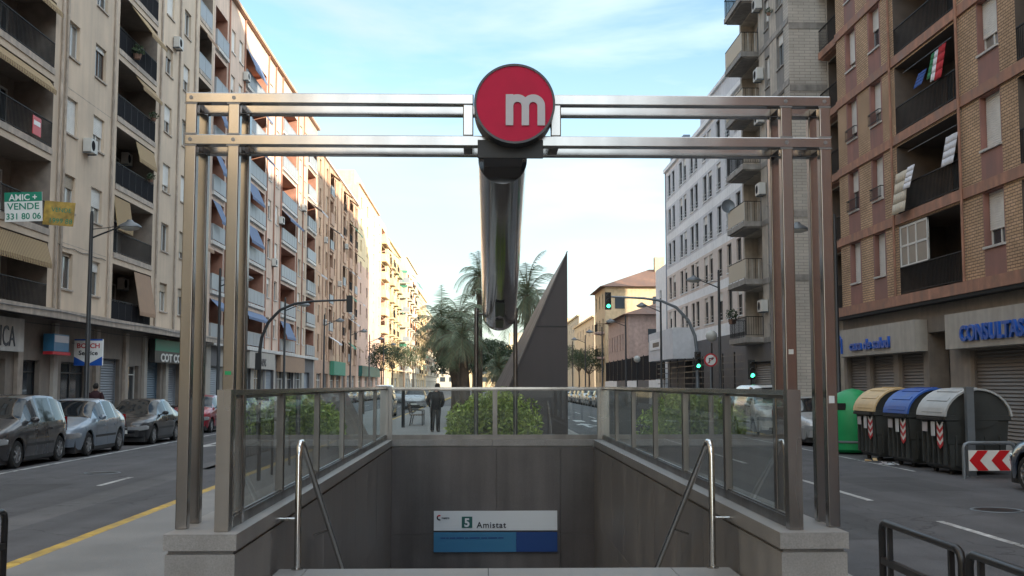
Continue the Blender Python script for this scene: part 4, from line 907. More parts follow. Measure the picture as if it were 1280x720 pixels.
# ---------------------------------------------------------------- unseen tower blocks, added and sized to shade the left facades
for y0, y1, h_, lb in ((50, 75.9, 31, 'plain tower block of middle height behind the pale office building'), (76, 118, 36, 'taller plain tower block behind the far end of the pale office building')):
    TB = Bld('tower_block', lb, -1, 33, y0, y1, h_, 12)
    for k in range(9):
        for y in range(int(y0) + 4, int(y1) - 2, 6): TB.window(y, 5 + 3 * k, 1.4, 1.4, shut=0)
    TB.wall('Cwall')

# ---------------------------------------------------------------- D, E and the white building between
random.seed(24)
def gable(nm, label, X0, X1, Y0, Y1, H, rh, wm, over=.6, hip=True):
    r = thing(nm, label, 'building', ((X0 + X1) / 2, (Y0 + Y1) / 2, 0)); cx, cy = (X0 + X1) / 2, (Y0 + Y1) / 2; return r, cx, cy
def hiproof(r, cx, cy, X0, X1, Y0, Y1, z, rh, over=.6):
    a, b, c, d = X0 - over - cx, X1 + over - cx, Y0 - over - cy, Y1 + over - cy; wx, wy = b - a, d - c; mb = MB(); k = min(wx, wy) / 2
    if wx < wy: p, q = ((a + b) / 2, c + k), ((a + b) / 2, d - k)
    else: p, q = (a + k, (c + d) / 2), (b - k, (c + d) / 2)
    P = [(a, c, z), (b, c, z), (b, d, z), (a, d, z), (p[0], p[1], z + rh), (q[0], q[1], z + rh)]
    fs = ((0, 1, 4), (1, 2, 5, 4), (2, 3, 5), (3, 0, 4, 5)) if wx < wy else ((0, 1, 5, 4), (1, 2, 5), (2, 3, 4, 5), (3, 0, 4))
    for f in fs: mb.face([P[i] for i in f])
    mb.face([P[i] for i in (0, 3, 2, 1)]); mb.v = [(x, y, zz) for x, y, zz in mb.v]; return mb.build('roof', 'rooftile', r)
Dd = Bld('yellow_building', 'sunlit yellow building with brown hipped tile roof at the end of the right side', -1, 15, 137.2, 150, 13.9, 14)
for k in range(4):
    for y in (140, 144, 148): Dd.window(y, 2.2 + 3.1 * k, 1.3, 1.7, 'frame_wood', 0, sill='Dwall')
Dd.wall('Dwall')
for k in range(4):
    for xx in (-1.8, -6.5, -8.7, -11): 
        MB().box(xx - .6, xx + .6, Dd.ly(137.2) + .003, Dd.ly(137.2) + .05, 1.9 + 3.1 * k, 3.4 + 3.1 * k).build('end_window', 'pane', Dd.r)
hiproof(Dd.r, 0, 0, -14, 0, -6.4, 6.4, 13.904, 2.8, .7)
MB().box(-8.2, -7, 0, 1.2, 14.8, 18.2).build('chimney', 'Dwall', Dd.r)
for z in (5.3, 8.4): Dd.balcony(138.3, 142, z, 2, 0, .9, 'bars', 'Ewall', doors=0, cut=False)
Ee = Bld('pink_building', 'low mauve pink building with rows of small windows in front of the yellow one', -1, 15, 115.3, 134, 9.1, 12)
for k in range(2):
    for y in (117.5, 120, 122.5, 125, 127.5, 130, 132.5): Ee.window(y, 2.4 + 3.2 * k, 1.0, 1.7, 'frame_wood', 0, sill='Ewall')
Ee.wall('Ewall')
for xx in (-2.5, -5.5, -8.5):
    MB().box(xx - .5, xx + .5, Ee.ly(115.3) + .003, Ee.ly(115.3) + .05, 6.2, 7.6).build('end_window', 'pane', Ee.r)
hiproof(Ee.r, 0, 0, -12, 0, -9.35, 9.35, 9.104, 2.3, .6)
Ew = Bld('white_building', 'pale rendered building with a tall flue, between the pink building and the long office block', -1, 17.2, 97, 111, 13.2, 12)
for k in range(3):
    for y in (100, 104, 108): Ew.window(y, 3 + 3.2 * k, 1.2, 1.6, 'frame_alu', 0, sill='Cwhite')
Ew.wall('Cwhite')
MB().tube([(.15, Ew.ly(99), 3), (.15, Ew.ly(99), 16.2)], .22, 10).build('flue', 'galv', Ew.r, smooth=50)
# low wall with mesh fence along the pavement from 92 to 136
fw = thing('boundary_fence', 'dark mesh fence standing on a low white wall along the right pavement', 'fence', (14.9, 92, 0))
for k in range(11):
    y = 0 + k * 4
    MB().box(-.12, .12, y + .01, y + 3.99, .15, 2.25 if k % 3 else 2.3).build('wall_section', 'Cwhite' if k not in (2, 3, 6, 7) else 'stonegrey', fw)
    MB().box(-.02, .02, y + .05, y + 3.95, 2.3, 4.5).build('mesh_panel', 'rail_mesh', fw); MB().box(-.05, .05, y - .05, y + .05, 2.26, 4.6).build('post', 'pole', fw)
fw2 = thing('boundary_fence', 'grey railing fence on a stone wall in front of the long pale building', 'fence', (14.2, 60, 0))
for k in range(10):
    y = k * 3.1
    MB().box(-.1, .1, y + .01, y + 3.09, .15, 1.6).build('wall_section', 'stonegrey' if k < 6 else 'fascia', fw2)
    q = MB()
    for z in (1.9, 2.3, 2.7, 3.1, 3.5): q.box(-.02, .02, y, y + 3.1, z, z + .05)
    q.box(-.04, .04, y, y + .08, 1.6, 3.7); q.build('rail_panel', 'pole', fw2)
# far right and street end
random.seed(31)
FR = []
for (nm, label, xf, y0, y1, H, wm) in (('apartment_building', 'cream far block with green shutters, first one past the yellow building', 17.5, 176, 215, 12.5, 'cream'), ('apartment_building', 'pale high block behind the cream one at the right end of the street', 19, 222, 270, 15.5, 'L6wall'), ('apartment_building', 'furthest pale block on the right side', 17, 280, 360, 18.5, 'L5wall')):
    q = Bld(nm, label, -1, xf, y0, y1, H, 14); FR.append(q); y = y0 + 3
    while y < y1 - 4:
        for k in range(int((H - 3) / 3)): q.window(y, 3.8 + 3 * k, 1.5, 1.6, 'frame_white', random.choice((0, .5)), sill=wm)
        y += 5.5
    q.wall(wm)
    q.box('roof_edge', 'Dwall', y0, y1, -.3, .3, H + .004, H + .3)
    for k in range(int((H - 2) / 3)):
        for xx in (-1.8, -4.6, -7.4, -10.2):
            MB().box(xx - .8, xx + .8, q.ly(y0) + .003, q.ly(y0) + .06, 2.6 + 3 * k, 4.3 + 3 * k).build('end_window', 'pane', q.r)
for i in range(3):
    EN = Bld('apartment_building', ('pale block closing the end of the street on the left', 'pale block closing the end of the street in the middle', 'pale block closing the end of the street on the right')[i], 1, -22 + 16 * (i + 1) + .0, 430 + 3 * i, 450, (21, 17, 22)[i], 15.8)
    EN.wall(('L6wall', 'L5wall', 'cream')[i])
    for k in range(5):
        for xx in (-2.5, -6, -9.5, -13): MB().box(xx - 1, xx + 1, EN.ly(EN.Y0) - .06, EN.ly(EN.Y0) - .003, 3 + 3 * k, 4.8 + 3 * k).build('end_window', 'pane', EN.r)
# blocks behind the camera (they light up the steel)
for nm, label, side, xf, y0, y1, H, wm in (('apartment_building', 'plain beige block behind the viewer on the left', 1, -16.5, -120, 5.9, 27, 'L4wall'), ('apartment_building', 'plain brick block behind the viewer on the right', -1, 15, -120, -10.1, 25, 'Ared')):
    q = Bld(nm, label, side, xf, y0, y1, H)
    for y in range(int(y0) + 6, int(y1) - 3, 7):
        for k in range(7): q.window(y, 5.4 + 3 * k, 1.6, 1.6, shut=.5)
    q.wall(wm)
#PART4
# ================================================================== CARS
def interp(pts, x):
    if x <= pts[0][0]: return pts[0][1]
    for i in range(len(pts) - 1):
        (xa, ya), (xb, yb) = pts[i], pts[i + 1]
        if x <= xb:
            t_ = (x - xa) / (xb - xa); m0 = (yb - pts[i - 1][1]) / (xb - pts[i - 1][0]) if i > 0 else (yb - ya) / (xb - xa)
            m1 = (pts[i + 2][1] - ya) / (pts[i + 2][0] - xa) if i + 2 < len(pts) else (yb - ya) / (xb - xa); h = xb - xa
            s0 = (yb - ya) / h
            if s0 == 0: m0 = m1 = 0
            else: m0 = max(min(m0 / s0, 2), 0) * s0; m1 = max(min(m1 / s0, 2), 0) * s0
            return (2 * t_**3 - 3 * t_**2 + 1) * ya + (t_**3 - 2 * t_**2 + t_) * h * m0 + (-2 * t_**3 + 3 * t_**2) * yb + (t_**3 - t_**2) * h * m1
    return pts[-1][1]
CARS = dict(
 mpv=dict(L=4.0, W=1.70, top=[(0, .66), (.12, .80), (.5, .93), (.95, 1.06), (1.1, 1.12), (1.75, 1.55), (2.3, 1.61), (3.3, 1.57), (3.72, 1.46), (3.92, 1.05), (4.0, .90)], belt=[(0, .58), (.3, .74), (1.0, .93), (2.5, .99), (4.0, 1.0)], cab=(1.02, 1.72, 3.62, 3.94), wh=(.80, 3.28), r=.31, wins=[(1.34, 2.02), (2.12, 2.86), (2.95, 3.50)], seams=[1.22, 2.07, 2.90]),
 hatch=dict(L=4.1, W=1.72, top=[(0, .62), (.12, .74), (.5, .87), (1.0, .97), (1.18, 1.03), (1.95, 1.42), (2.5, 1.47), (3.2, 1.38), (3.85, 1.06), (4.02, .92), (4.1, .80)], belt=[(0, .54), (.3, .68), (1.1, .87), (2.5, .93), (4.1, .95)], cab=(1.1, 1.92, 3.25, 3.9), wh=(.85, 3.32), r=.31, wins=[(1.5, 2.16), (2.25, 2.92), (3.0, 3.35)], seams=[1.35, 2.2, 2.96]),
 sedan=dict(L=4.35, W=1.70, top=[(0, .60), (.12, .72), (.6, .82), (1.15, .90), (1.3, .95), (2.0, 1.34), (2.5, 1.39), (3.0, 1.34), (3.55, 1.02), (3.7, .98), (4.2, .94), (4.35, .80)], belt=[(0, .52), (.3, .66), (1.1, .82), (2.5, .88), (4.35, .88)], cab=(1.24, 1.98, 3.02, 3.6), wh=(.85, 3.38), r=.30, wins=[(1.62, 2.28), (2.36, 3.02)], seams=[1.45, 2.32, 3.08]),
 small=dict(L=3.7, W=1.62, top=[(0, .62), (.12, .76), (.45, .88), (.85, .97), (1.0, 1.02), (1.6, 1.40), (2.1, 1.44), (3.0, 1.38), (3.45, 1.1), (3.62, .95), (3.7, .82)], belt=[(0, .54), (.3, .70), (1.0, .88), (2.5, .92), (3.7, .95)], cab=(.92, 1.56, 3.1, 3.5), wh=(.72, 3.05), r=.28, wins=[(1.25, 1.95), (2.04, 2.85)], seams=[1.15, 2.0]),
 van=dict(L=4.4, W=1.78, top=[(0, .75), (.1, .92), (.5, 1.05), (.8, 1.15), (.95, 1.22), (1.5, 1.75), (2.0, 1.84), (3.8, 1.84), (4.25, 1.78), (4.38, 1.3), (4.4, .95)], belt=[(0, .62), (.3, .84), (1.0, 1.02), (2.5, 1.08), (4.4, 1.08)], cab=(.9, 1.48, 4.28, 4.39), wh=(.85, 3.6), r=.32, wins=[(1.3, 2.1)], seams=[1.15, 2.15, 3.1]))
def make_car(kind, paint, label, X, Yf, facing=-1, plate=True, group=None):
    """facing -1: nose toward the viewer. local x = across, y = length from the nose backwards"""
    c = CARS[kind]; L, Wd = c['L'], c['W'] / 2; top, belt, cab, wh, rr, wins = c['top'], c['belt'], c['cab'], c['wh'], c['r'], c['wins']
    root = thing('parked_car', label, 'car', (X, Yf, 0), 0 if facing < 0 else math.pi, group)
    def halfw(x):
        a = interp([(0, .70), (.06, .80), (.2, .92), (.55, .985), (1.2, 1.0), (L - 1.0, 1.0), (L - .35, .96), (L - .08, .87), (L, .80)], x); return Wd * a
    def build(part, only=None, side=None):
        xs = set([0, .03, .08, .15, .25, .38, L, L - .03, L - .08, L - .16, L - .28, L - .42] + [cab[0], cab[1], cab[2], cab[3]])
        for a, b in wins: xs |= {a, b}
        for q in wh:
            for k in range(13): a = math.pi * k / 12; xs.add(round(q - (rr + .06) * math.cos(a), 3))
        k = .5
        while k < L - .4: xs.add(round(k, 2)); k += .17
        xs = sorted(xs); xs = [x for i, x in enumerate(xs) if i == 0 or x - xs[i - 1] > .008]
        rows = []
        for x in xs:
            hw = halfw(x); tp = interp(top, x); bl = min(interp(belt, x), tp - .04)
            sill = .20 if .15 < x < L - .15 else .27
            arch = 0
            for q in wh:
                d = abs(x - q)
                if d < rr + .061: arch = max(arch, rr + math.sqrt(max((rr + .06)**2 - d * d, 0)))
            zs = max(sill, arch)
            inc = 0.
            if cab[0] < x < cab[3]: inc = min(1, (x - cab[0]) / .55) * min(1, (cab[3] - x) / .35)
            wr = hw * (.90 - .16 * inc); zmid = max(.46, zs + .01); ze = tp - .035 - .03 * inc
            bl2 = max(bl, zmid + .03)
            ze = max(ze, bl2 + .015); tp = max(tp, ze + .01)
            rows.append([(hw * .96, zs), (hw * 1.0, min(zmid, bl2 - .02)), (hw * 1.0, bl2 - .13 if bl2 - .13 > zmid else (bl2 + zmid) / 2), (hw * .965, bl2), (wr, ze), (wr * .93, tp - .012), (wr * .5, tp + .012), (0, tp + .02)])
        mb = MB(); nr = 8
        def cls(xc, r):
            if r == 3 and any(a <= xc <= b for a, b in wins): return 'side'
            if r >= 4 and r <= 6 and cab[0] <= xc <= cab[1]: return 'front'
            if r >= 4 and r <= 6 and cab[2] <= xc <= cab[3] and kind != 'van': return 'rear'
            return 'body'
        for i in range(len(xs) - 1):
            xc = (xs[i] + xs[i + 1]) / 2
            for r in range(nr - 1):
                k = cls(xc, r)
                if k != part: continue
                if only and not (only[0] <= xc <= only[1]): continue
                for sg_ in ((1, -1) if side is None else (side,)):
                    A_, B_ = rows[i], rows[i + 1]
                    q = [(sg_ * A_[r][0], xs[i], A_[r][1]), (sg_ * B_[r][0], xs[i + 1], B_[r][1]), (sg_ * B_[r + 1][0], xs[i + 1], B_[r + 1][1]), (sg_ * A_[r + 1][0], xs[i], A_[r + 1][1])]
                    mb.face(q if sg_ > 0 else q[::-1])
        if part == 'body':
            for i in (0, -1):
                P = [(a, xs[i], b) for a, b in rows[i]] + [(-a, xs[i], b) for a, b in rows[i][-2::-1]]; mb.face(P if i == 0 else P[::-1])
            # roof pillars filling where glass ends
        return mb, rows, xs
    key = kind
    bm_, rows, xs = cached(('carrows', kind), lambda: build('body'))
    me = cached(('carbody', kind, paint), lambda: build('body')[0].mesh('body', 'paint_' + paint, smooth=45)); body = place('body', me, root)
    for wn in wins:
        for s_ in (-1, 1): place('side_window', cached(('cw', kind, wn, s_), lambda: build('side', wn, s_)[0].mesh('side_window', 'carglass', smooth=60)), root)
    for nm, p in (('windscreen', 'front'), ('rear_window', 'rear')):
        if p == 'rear' and kind == 'van': continue
        place(nm, cached(('carglass', kind, p), lambda p=p, nm=nm: build(p)[0].mesh(nm, 'carglass', smooth=60)), root)
    def under():
        mb = MB(); mb.box(-Wd * .86, Wd * .86, .12, L - .12, .11, .50)
        for s_ in (-1, 1):
            a, b = sorted((s_ * Wd * .97, s_ * (Wd * .9))); mb.box(a, b, wh[0] + rr + .08, wh[1] - rr - .08, .16, .24)
            a, b = sorted((s_ * Wd * 1.005, s_ * (Wd * .96))); mb.box(a, b, wh[0] + rr + .12, wh[1] - rr - .12, .47, .53)
        return mb.mesh('underbody', 'trim')
    place('underbody', cached(('under', kind), under), root)
    def hwz(x): return halfw(x)
    def patch(nm, m, x0, x1, za, zb, off=.008, n=5):       # strip that hugs the side/corner
        mb = MB()
        for s_ in (-1, 1):
            for k in range(n):
                a, b = x0 + (x1 - x0) * k / n, x0 + (x1 - x0) * (k + 1) / n
                q = [(s_ * (hwz(a) * 1.0 + off), a - off, za), (s_ * (hwz(b) * 1.0 + off), b - off, za), (s_ * (hwz(b) * .985 + off), b - off, zb), (s_ * (hwz(a) * .985 + off), a - off, zb)]
                mb.face(q if s_ > 0 else q[::-1])
        return mb.mesh(nm, m, smooth=30, fix=False)
    hb = interp(belt, .1)
    # headlights: two separate parts wrapping the corner
    for s_ in (-1, 1):
        def hl(s_=s_):
            mb = MB(); w0 = Wd * .70; pts = [(w0 - .34, -.012), (w0 - .02, -.012), (hwz(.06) + .012, .05), (hwz(.15) + .012, .14), (hwz(.3) + .012, .30)]
            for i in range(len(pts) - 1):
                (xa, ya), (xb, yb) = pts[i], pts[i + 1]; f = i / 4; g_ = (i + 1) / 4; z0a = hb - .13 + .05 * f; z0b = hb - .13 + .05 * g_; z1a = hb + .0 + .05 * f; z1b = hb + .0 + .05 * g_ - (.04 if i == 3 else 0)
                mb.face([(s_ * xa, ya, z0a), (s_ * xb, yb, z0b), (s_ * xb, yb, z1b), (s_ * xa, ya, z1a)]); mb.face([(s_ * xa, ya, z1a), (s_ * xb, yb, z1b), (s_ * (xb - .06), yb + .07, z1b + .015), (s_ * (xa - .0), ya + .07, z1a + .015)])
            return mb.mesh('headlight', 'headlamp', smooth=60)
        place('headlight', cached(('hl', kind, s_), hl), root)
        def tl(s_=s_):
            mb = MB(); z0 = interp(belt, L) - .28; z1 = z0 + (.34 if kind not in ('sedan', 'small') else .2)
            pts = [(Wd * .80 - .16, L + .012), (Wd * .80, L + .012), (hwz(L - .05) + .012, L - .04), (hwz(L - .2) + .01, L - .19)]
            for (xa, ya), (xb, yb) in zip(pts, pts[1:]): mb.face([(s_ * xa, ya, z0), (s_ * xb, yb, z0), (s_ * xb, yb, z1), (s_ * xa, ya, z1)])
            return mb.mesh('tail_light', 'taillamp', smooth=60)
        place('tail_light', cached(('tl', kind, s_), tl), root)
        def mir(s_=s_):
            mb = MB(); x0 = cab[0] + .42; z = interp(belt, x0) + .10; T_ = Matrix.Translation((s_ * (Wd * .97 + .10), x0, z))
            mb.lathe([(0, -.06), (.06, -.055), (.085, -.02), (.09, .03), (.0, .035)], n=10, ax='y'); mb.v = [(x * 1.15, y, zz * .75) for x, y, zz in mb.v]; mb.v = [tuple(T_ @ Vector(p)) for p in mb.v]; mb.bar((s_ * Wd * .93, x0, z - .05), (s_ * (Wd * .97 + .04), x0, z - .02), .03, .03); return mb.mesh('mirror', 'trim' if kind in ('sedan', 'small') else 'paint_' + paint, smooth=50)
        place('mirror', cached(('mir', kind, s_, paint), mir), root)
    def front():
        mb = MB(); w0 = Wd * .70
        mb.box(-w0 + .36, w0 - .36, -.014, .02, hb - .11, hb + .0, 'trim'); mb.box(-w0 * .8, w0 * .8, -.016, .02, .28, .36, 'trim'); mb.box(-w0 + .36, w0 - .36, -.022, -.015, hb - .035, hb - .015, 'rimmetal')
        mb.box(-w0, w0, -.03, .01, .455, .475, 'trim') if kind in ('sedan', 'small') else None
        return mb.mesh('grille', fix=False)
    place('grille', cached(('grille', kind), front), root)
    def seams():
        mb = MB(); s2 = []
        for x in c['seams']:
            for s_ in (-1, 1):
                zt_ = interp(belt, x) - .02; mb.face([(s_ * (hwz(x) * 1.0 + .003), x - .006, .28), (s_ * (hwz(x) + .003), x + .006, .28), (s_ * (hwz(x) + .003), x + .006, zt_ - .12), (s_ * (hwz(x) + .003), x - .006, zt_ - .12)])
                mb.face([(s_ * (hwz(x) * 1.0 + .003), x - .006, zt_ - .12), (s_ * (hwz(x) + .003), x + .006, zt_ - .12), (s_ * (hwz(x) * .97 + .003), x + .006, zt_), (s_ * (hwz(x) * .97 + .003), x - .006, zt_)])
        return mb.mesh('door_seam', 'black', fix=False)
    place('door_seam', cached(('seam', kind), seams), root)
    hm = cached(('handle', paint), lambda: MB().box(-.02, .02, -.09, .09, -.015, .015).mesh('door_handle', 'paint_' + paint))
    for x in c['seams'][1:3]:
        for s_ in (-1, 1): place('door_handle', hm, root, (s_ * (hwz(x) + .008), x - .16, interp(belt, x) - .17))
    if plate:
        pm = cached('plate', lambda: MB().box(-.26, .26, -.012, .0, -.055, .055).mesh('number_plate', 'plate'))
        place('number_plate', pm, root, (0, -.02, .415)); place('number_plate', pm, root, (0, L + .014, .62))
    wheel = cached(('tyre', rr), lambda: MB().lathe([(rr * .62, -.09), (rr * .9, -.095), (rr, -.06), (rr, .06), (rr * .9, .095), (rr * .62, .09)], n=28, ax='x').mesh('wheel', 'tyre', smooth=40))
    def rim(sp=7):
        mb = MB(); R_ = rr * .66; mb.lathe([(R_, .085), (R_ * .93, .088), (R_ * .88, .04), (0, .035)], n=24, ax='x')
        for k in range(sp):
            a = 2 * math.pi * k / sp; mb.bar((.06, math.cos(a) * .02, math.sin(a) * .02), (.075, math.cos(a) * R_ * .92, math.sin(a) * R_ * .92), .035, .05, up=(1, 0, 0))
        mb.lathe([(R_ * .25, .06), (R_ * .22, .092), (0, .095)], n=12, ax='x'); return mb.mesh('rim', 'rimmetal', smooth=30)
    rm = cached(('rim', rr), rim); rb = cached(('rimback', rr), lambda: MB().lathe([(rr * .64, .03), (0, .03)], n=20, ax='x').mesh('rim_back', 'black'))
    for q in wh:
        for s_ in (-1, 1):
            wo_ = place('wheel', wheel, root, (s_ * (Wd - .12), q, rr)); 
            r2 = place('rim', rm, wo_, (0, 0, 0), 0 if s_ > 0 else math.pi)
    return root

make_car('mpv', 'mpv', 'dark grey people carrier parked at the left edge of the photo', -11.15, 24.55)
make_car('hatch', 'hatch', 'silver blue hatchback parked between the dark grey people carrier and the black saloon', -11.1, 28.85)
make_car('sedan', 'sedan', 'black saloon parked third in the left row, behind the silver blue hatchback', -11.1, 34.7)
make_car('small', 'red', 'red small car parked on the left, seen between the gantry posts', -11.3, 43.3)
cl_ = [('hatch', 'silver', 49, 'silver hatchback parked behind the red car, seen through the left glass'), ('mpv', 'white', 54.2, 'white people carrier fifth and a half in the left row, through the glass'), ('small', 'green', 64.5, 'dark green small car in the left parking row beyond the crossing'), ('sedan', 'grey', 70, 'grey saloon in the left parking row, after the dark green car'), ('hatch', 'sedan', 76, 'black hatchback in the left parking row, far along'), ('mpv', 'silver', 82, 'silver people carrier in the left parking row, far along'), ('sedan', 'red', 88, 'red saloon in the left parking row, far along'), ('hatch', 'white', 95, 'white hatchback at the far part of the left parking row')]
for k, p, y, lb in cl_: make_car(k, p, lb.replace('fifth and a half in the left row', 'in the left row behind the silver hatchback'), -11.2, y, group='cars parked on the left side')
make_car('hatch', 'silver', 'silver car coming down the left road, nearest of the group seen left of the man', -6.0, 64)
make_car('sedan', 'hatch', 'blue grey saloon on the left road behind the man, nearest the median railing', -5.75, 56)
make_car('mpv', 'silver', 'silver people carrier further up the left road', -5.2, 84); make_car('small', 'red', 'red car on the left road just right of the man in black', -3.1 - 2.3, 98)
for k, (p, y, lb) in enumerate((('white', 92, 'white van on the left road by the far shops'), ('grey', 106, 'grey car far up the left road'))): make_car('van' if k == 0 else 'hatch', p, lb, -8.3, y)
make_car('hatch', 'silver', 'silver hatchback parked on the right, seen between the right gantry posts', 10.5, 33.7, group='cars parked on the right side')
make_car('van', 'white', 'white van parked on the right, seen through the first right glass pane', 10.5, 39.2)
make_car('hatch', 'navy', 'dark blue car whose front pokes in at the right edge of the photo', 10.22, 20.2, 1)
kinds = ('hatch', 'mpv', 'sedan', 'small'); cl = ('silver', 'grey', 'sedan', 'white', 'mpv', 'silver', 'navy', 'hatch', 'silver', 'grey', 'white', 'sedan')
lbn = ('nearest', 'second', 'third', 'fourth', 'fifth', 'sixth', 'seventh', 'eighth', 'ninth', 'tenth', 'eleventh', 'twelfth')
for i in range(12): make_car(kinds[(i * 7) % 4], cl[i], '%s %s car in the row parked beyond the fin on the right' % (lbn[i], {'mpv': 'dark', 'sedan': 'black', 'hatch': 'blue grey', 'navy': 'dark blue'}.get(cl[i], cl[i])), 9.9, 86 + i * 5.1, -1, group='distant row of cars on the right')

# ================================================================== BINS
def bin_(nm, label, X, Y, lid, Wx=1.32, Ly=1.42, H=1.78):
    r = thing(nm, label, 'container', (X, Y, .0)); mb = MB(); zt_ = 1.22
    b0, b1 = .13, .02  # taper
    def ring(z, k): return [(k, k * .6, z), (Wx - k, k * .6, z), (Wx - k, Ly - k * .6, z), (k, Ly - k * .6, z)]
    Rg = [ring(.10, .14), ring(.16, .10), ring(.62, .07), ring(.64, .05), ring(1.10, .02), ring(1.12, -.03), ring(zt_, -.03)]
    for a, b in zip(Rg, Rg[1:]):
        for i in range(4): mb.face([a[i], a[(i + 1) % 4], b[(i + 1) % 4], b[i]])
    mb.face(Rg[0][::-1]); mb.face(Rg[-1])
    for k in range(5): y = .16 + k * (Ly - .32) / 4; mb.box(-.005, .06, y - .025, y + .025, .2, 1.08)
    for k in range(4): x = .2 + k * (Wx - .4) / 3; mb.box(x - .02, x + .02, -.015, .06, .2, .8)
    mb.build('body', 'bin_body', r)
    # arched lid
    n = 14; cz = zt_ - .02; rise = H - cz
    def P(k, g=0.): a = math.pi * (1 - k / n); return (Wx / 2 + math.cos(a) * (Wx / 2 + .05 + g), cz + (math.sin(a) ** 1.12) * (rise + g))
    ld = MB()
    for k in range(n):
        (xa, za), (xb, zb) = P(k), P(k + 1); (xc, zc_), (xd, zd) = P(k, -.04), P(k + 1, -.04)
        ld.face([(xa, -.05, za), (xb, -.05, zb), (xb, Ly + .05, zb), (xa, Ly + .05, za)]); ld.face([(xa, -.05, za), (xb, -.05, zb), (xd, -.05, zd), (xc, -.05, zc_)]); ld.face([(xa, Ly + .05, za), (xb, Ly + .05, zb), (xd, Ly + .05, zd), (xc, Ly + .05, zc_)]); ld.face([(xc, -.05, zc_), (xd, -.05, zd), (xd, Ly + .05, zd), (xc, Ly + .05, zc_)])
    lo_ = ld.build('lid', lid, r, smooth=35)
    rb = MB()
    for k in range(1, n, 1):
        (xa, za), (xb, zb) = P(k - .34), P(k + .34)
        if k % 2: rb.face([(xa, .10, za + .018), (xb, .10, zb + .018), (xb, Ly - .25, zb + .018), (xa, Ly - .25, za + .018)]); 
        if k % 2: rb.face([(xa, .10, za - .01), (xb, .10, zb - .01), (xb, .10, zb + .018), (xa, .10, za + .018)]); rb.face([(xa, .10, za), (xa, Ly - .25, za), (xa, Ly - .25, za + .018), (xa, .10, za + .018)]); rb.face([(xb, .10, zb), (xb, Ly - .25, zb), (xb, Ly - .25, zb + .018), (xb, .10, zb + .018)])
    rb.build('lid_rib', lid, lo_)
    for y in (.02, Ly - .02):
        en = MB()
        en.face([(P(k, -.05)[0], y, P(k, -.05)[1]) for k in range(n + 1)])
        en.face([(Wx / 2 + .42 * math.cos(R(180 + 12 * k)) * 1.15, y - .03 if y < .5 else y + .03, zt_ + .03 + .30 * math.sin(R(180 + 12 * k))) for k in range(16)])
        en.build('end_cheek', 'bin_body', r, fix=False)
    MB().box(-.10, -.035, .1, Ly - .1, 1.12, 1.17).build('lift_bar', 'black', r)
    for y in (.3, Ly - .3): MB().lathe([(0, -.03), (.08, -.03), (.08, .03), (0, .03)], c=(.22, y, .08), n=12, ax='x').build('castor', 'tyre', r)
    return r
def sticker(par, pts, y0=None, m='chev_white'): pass
bins = []
for nm, lb, Y, lid in (('waste_container', 'large dark waste container with pale grey arched lid, nearest of the row', 22.95, 'lid_grey'), ('paper_container', 'large dark container with bright blue arched lid, between the grey and yellow ones', 25.0, 'lid_blue'), ('packaging_container', 'large dark container with yellow tan arched lid beside the green bottle bank', 27.15, 'lid_yellow')):
    r = bin_(nm, lb, 9.52, Y, lid); r['group'] = 'row of waste containers on the right'; bins.append(r)
    # reflective chevrons at the near corner and paper stickers on the street side
    for k in range(3):
        z = .62 + k * .16
        for s_, m_ in ((0, 'chev_red'), (.08, 'chev_white')):
            q = MB(); q.face([(.02 + .005 - .0, .42, z + s_), (.02, .26, z + s_ - .10), (.02, .26, z + s_ - .02), (.02, .42, z + s_ + .08)]); q.face([(.02, .26, z + s_ - .10), (.02, .10, z + s_), (.02, .10, z + s_ + .08), (.02, .26, z + s_ - .02)])
            q.v = [(x - .034 - .02, y, zz) for x, y, zz in q.v]; q.build('reflector', m_, r, fix=False)
    MB().box(-.05, -.035, .5, .68, .78, 1.08).build('notice', 'sign_white', r); MB().box(-.048, -.035, .9, 1.15, .86, 1.06).build('notice', 'sign_grey', r)
# green bottle bank (igloo)
gb = thing('bottle_bank', 'green bottle bank half hidden behind the right gantry post', 'container', (10.05, 30.4, 0))
q = MB(); n = 12; prof = [(.62, .05), (.70, .12), (.72, .6), (.72, 1.15), (.62, 1.40), (.40, 1.62), (.18, 1.72), (0, 1.75)]
q.lathe(prof, n=12); q.build('body', 'lid_green', gb, smooth=35)
for k in range(4):
    a = R(45 + 90 * k); MB().box(-.14, .14, -.02, .02, 1.18, 1.36).build('slot', 'black', gb, loc=(math.cos(a) * .68, math.sin(a) * .68, 0), rz=a + R(90))
MB().lathe([(.72, .30), (.735, .31), (.735, .35), (.72, .36)], n=12).build('band', 'galv', gb)
# chevron hoop and steel post
ch = thing('chevron_barrier', 'grey hoop barrier with red and white chevron board in front of the waste containers', 'barrier', (9.52, 22.15, 0))
MB().tube([(0, 0, 0), (0, 0, .60), (.03, 0, .67), (.10, 0, .70), (.92, 0, .70), (.99, 0, .67), (1.02, 0, .60), (1.02, 0, 0)], .038, 12).build('hoop', 'galv', ch, smooth=50)
MB().box(.07, .95, -.062, -.045, .16, .56).build('board', 'chev_white', ch)
for cx in (.10, .54):
    for s_ in (0,):
        q = MB(); w_ = .17; t2 = .21
        q.prism([(cx, .36), (cx + w_, .56 - .004), (cx + w_ + t2, .56 - .004), (cx + t2, .36)], 'y', -.068, -.0625); q.prism([(cx, .36), (cx + t2, .36), (cx + w_ + t2, .164), (cx + w_, .164)], 'y', -.068, -.0625); q.v = [(x - .02, y, z) for x, y, z in q.v]; q.build('chevron', 'chev_red', ch)
po = thing('steel_post', 'square grey steel post standing against the grey lidded waste container', 'post', (9.86, 22.6, 0))
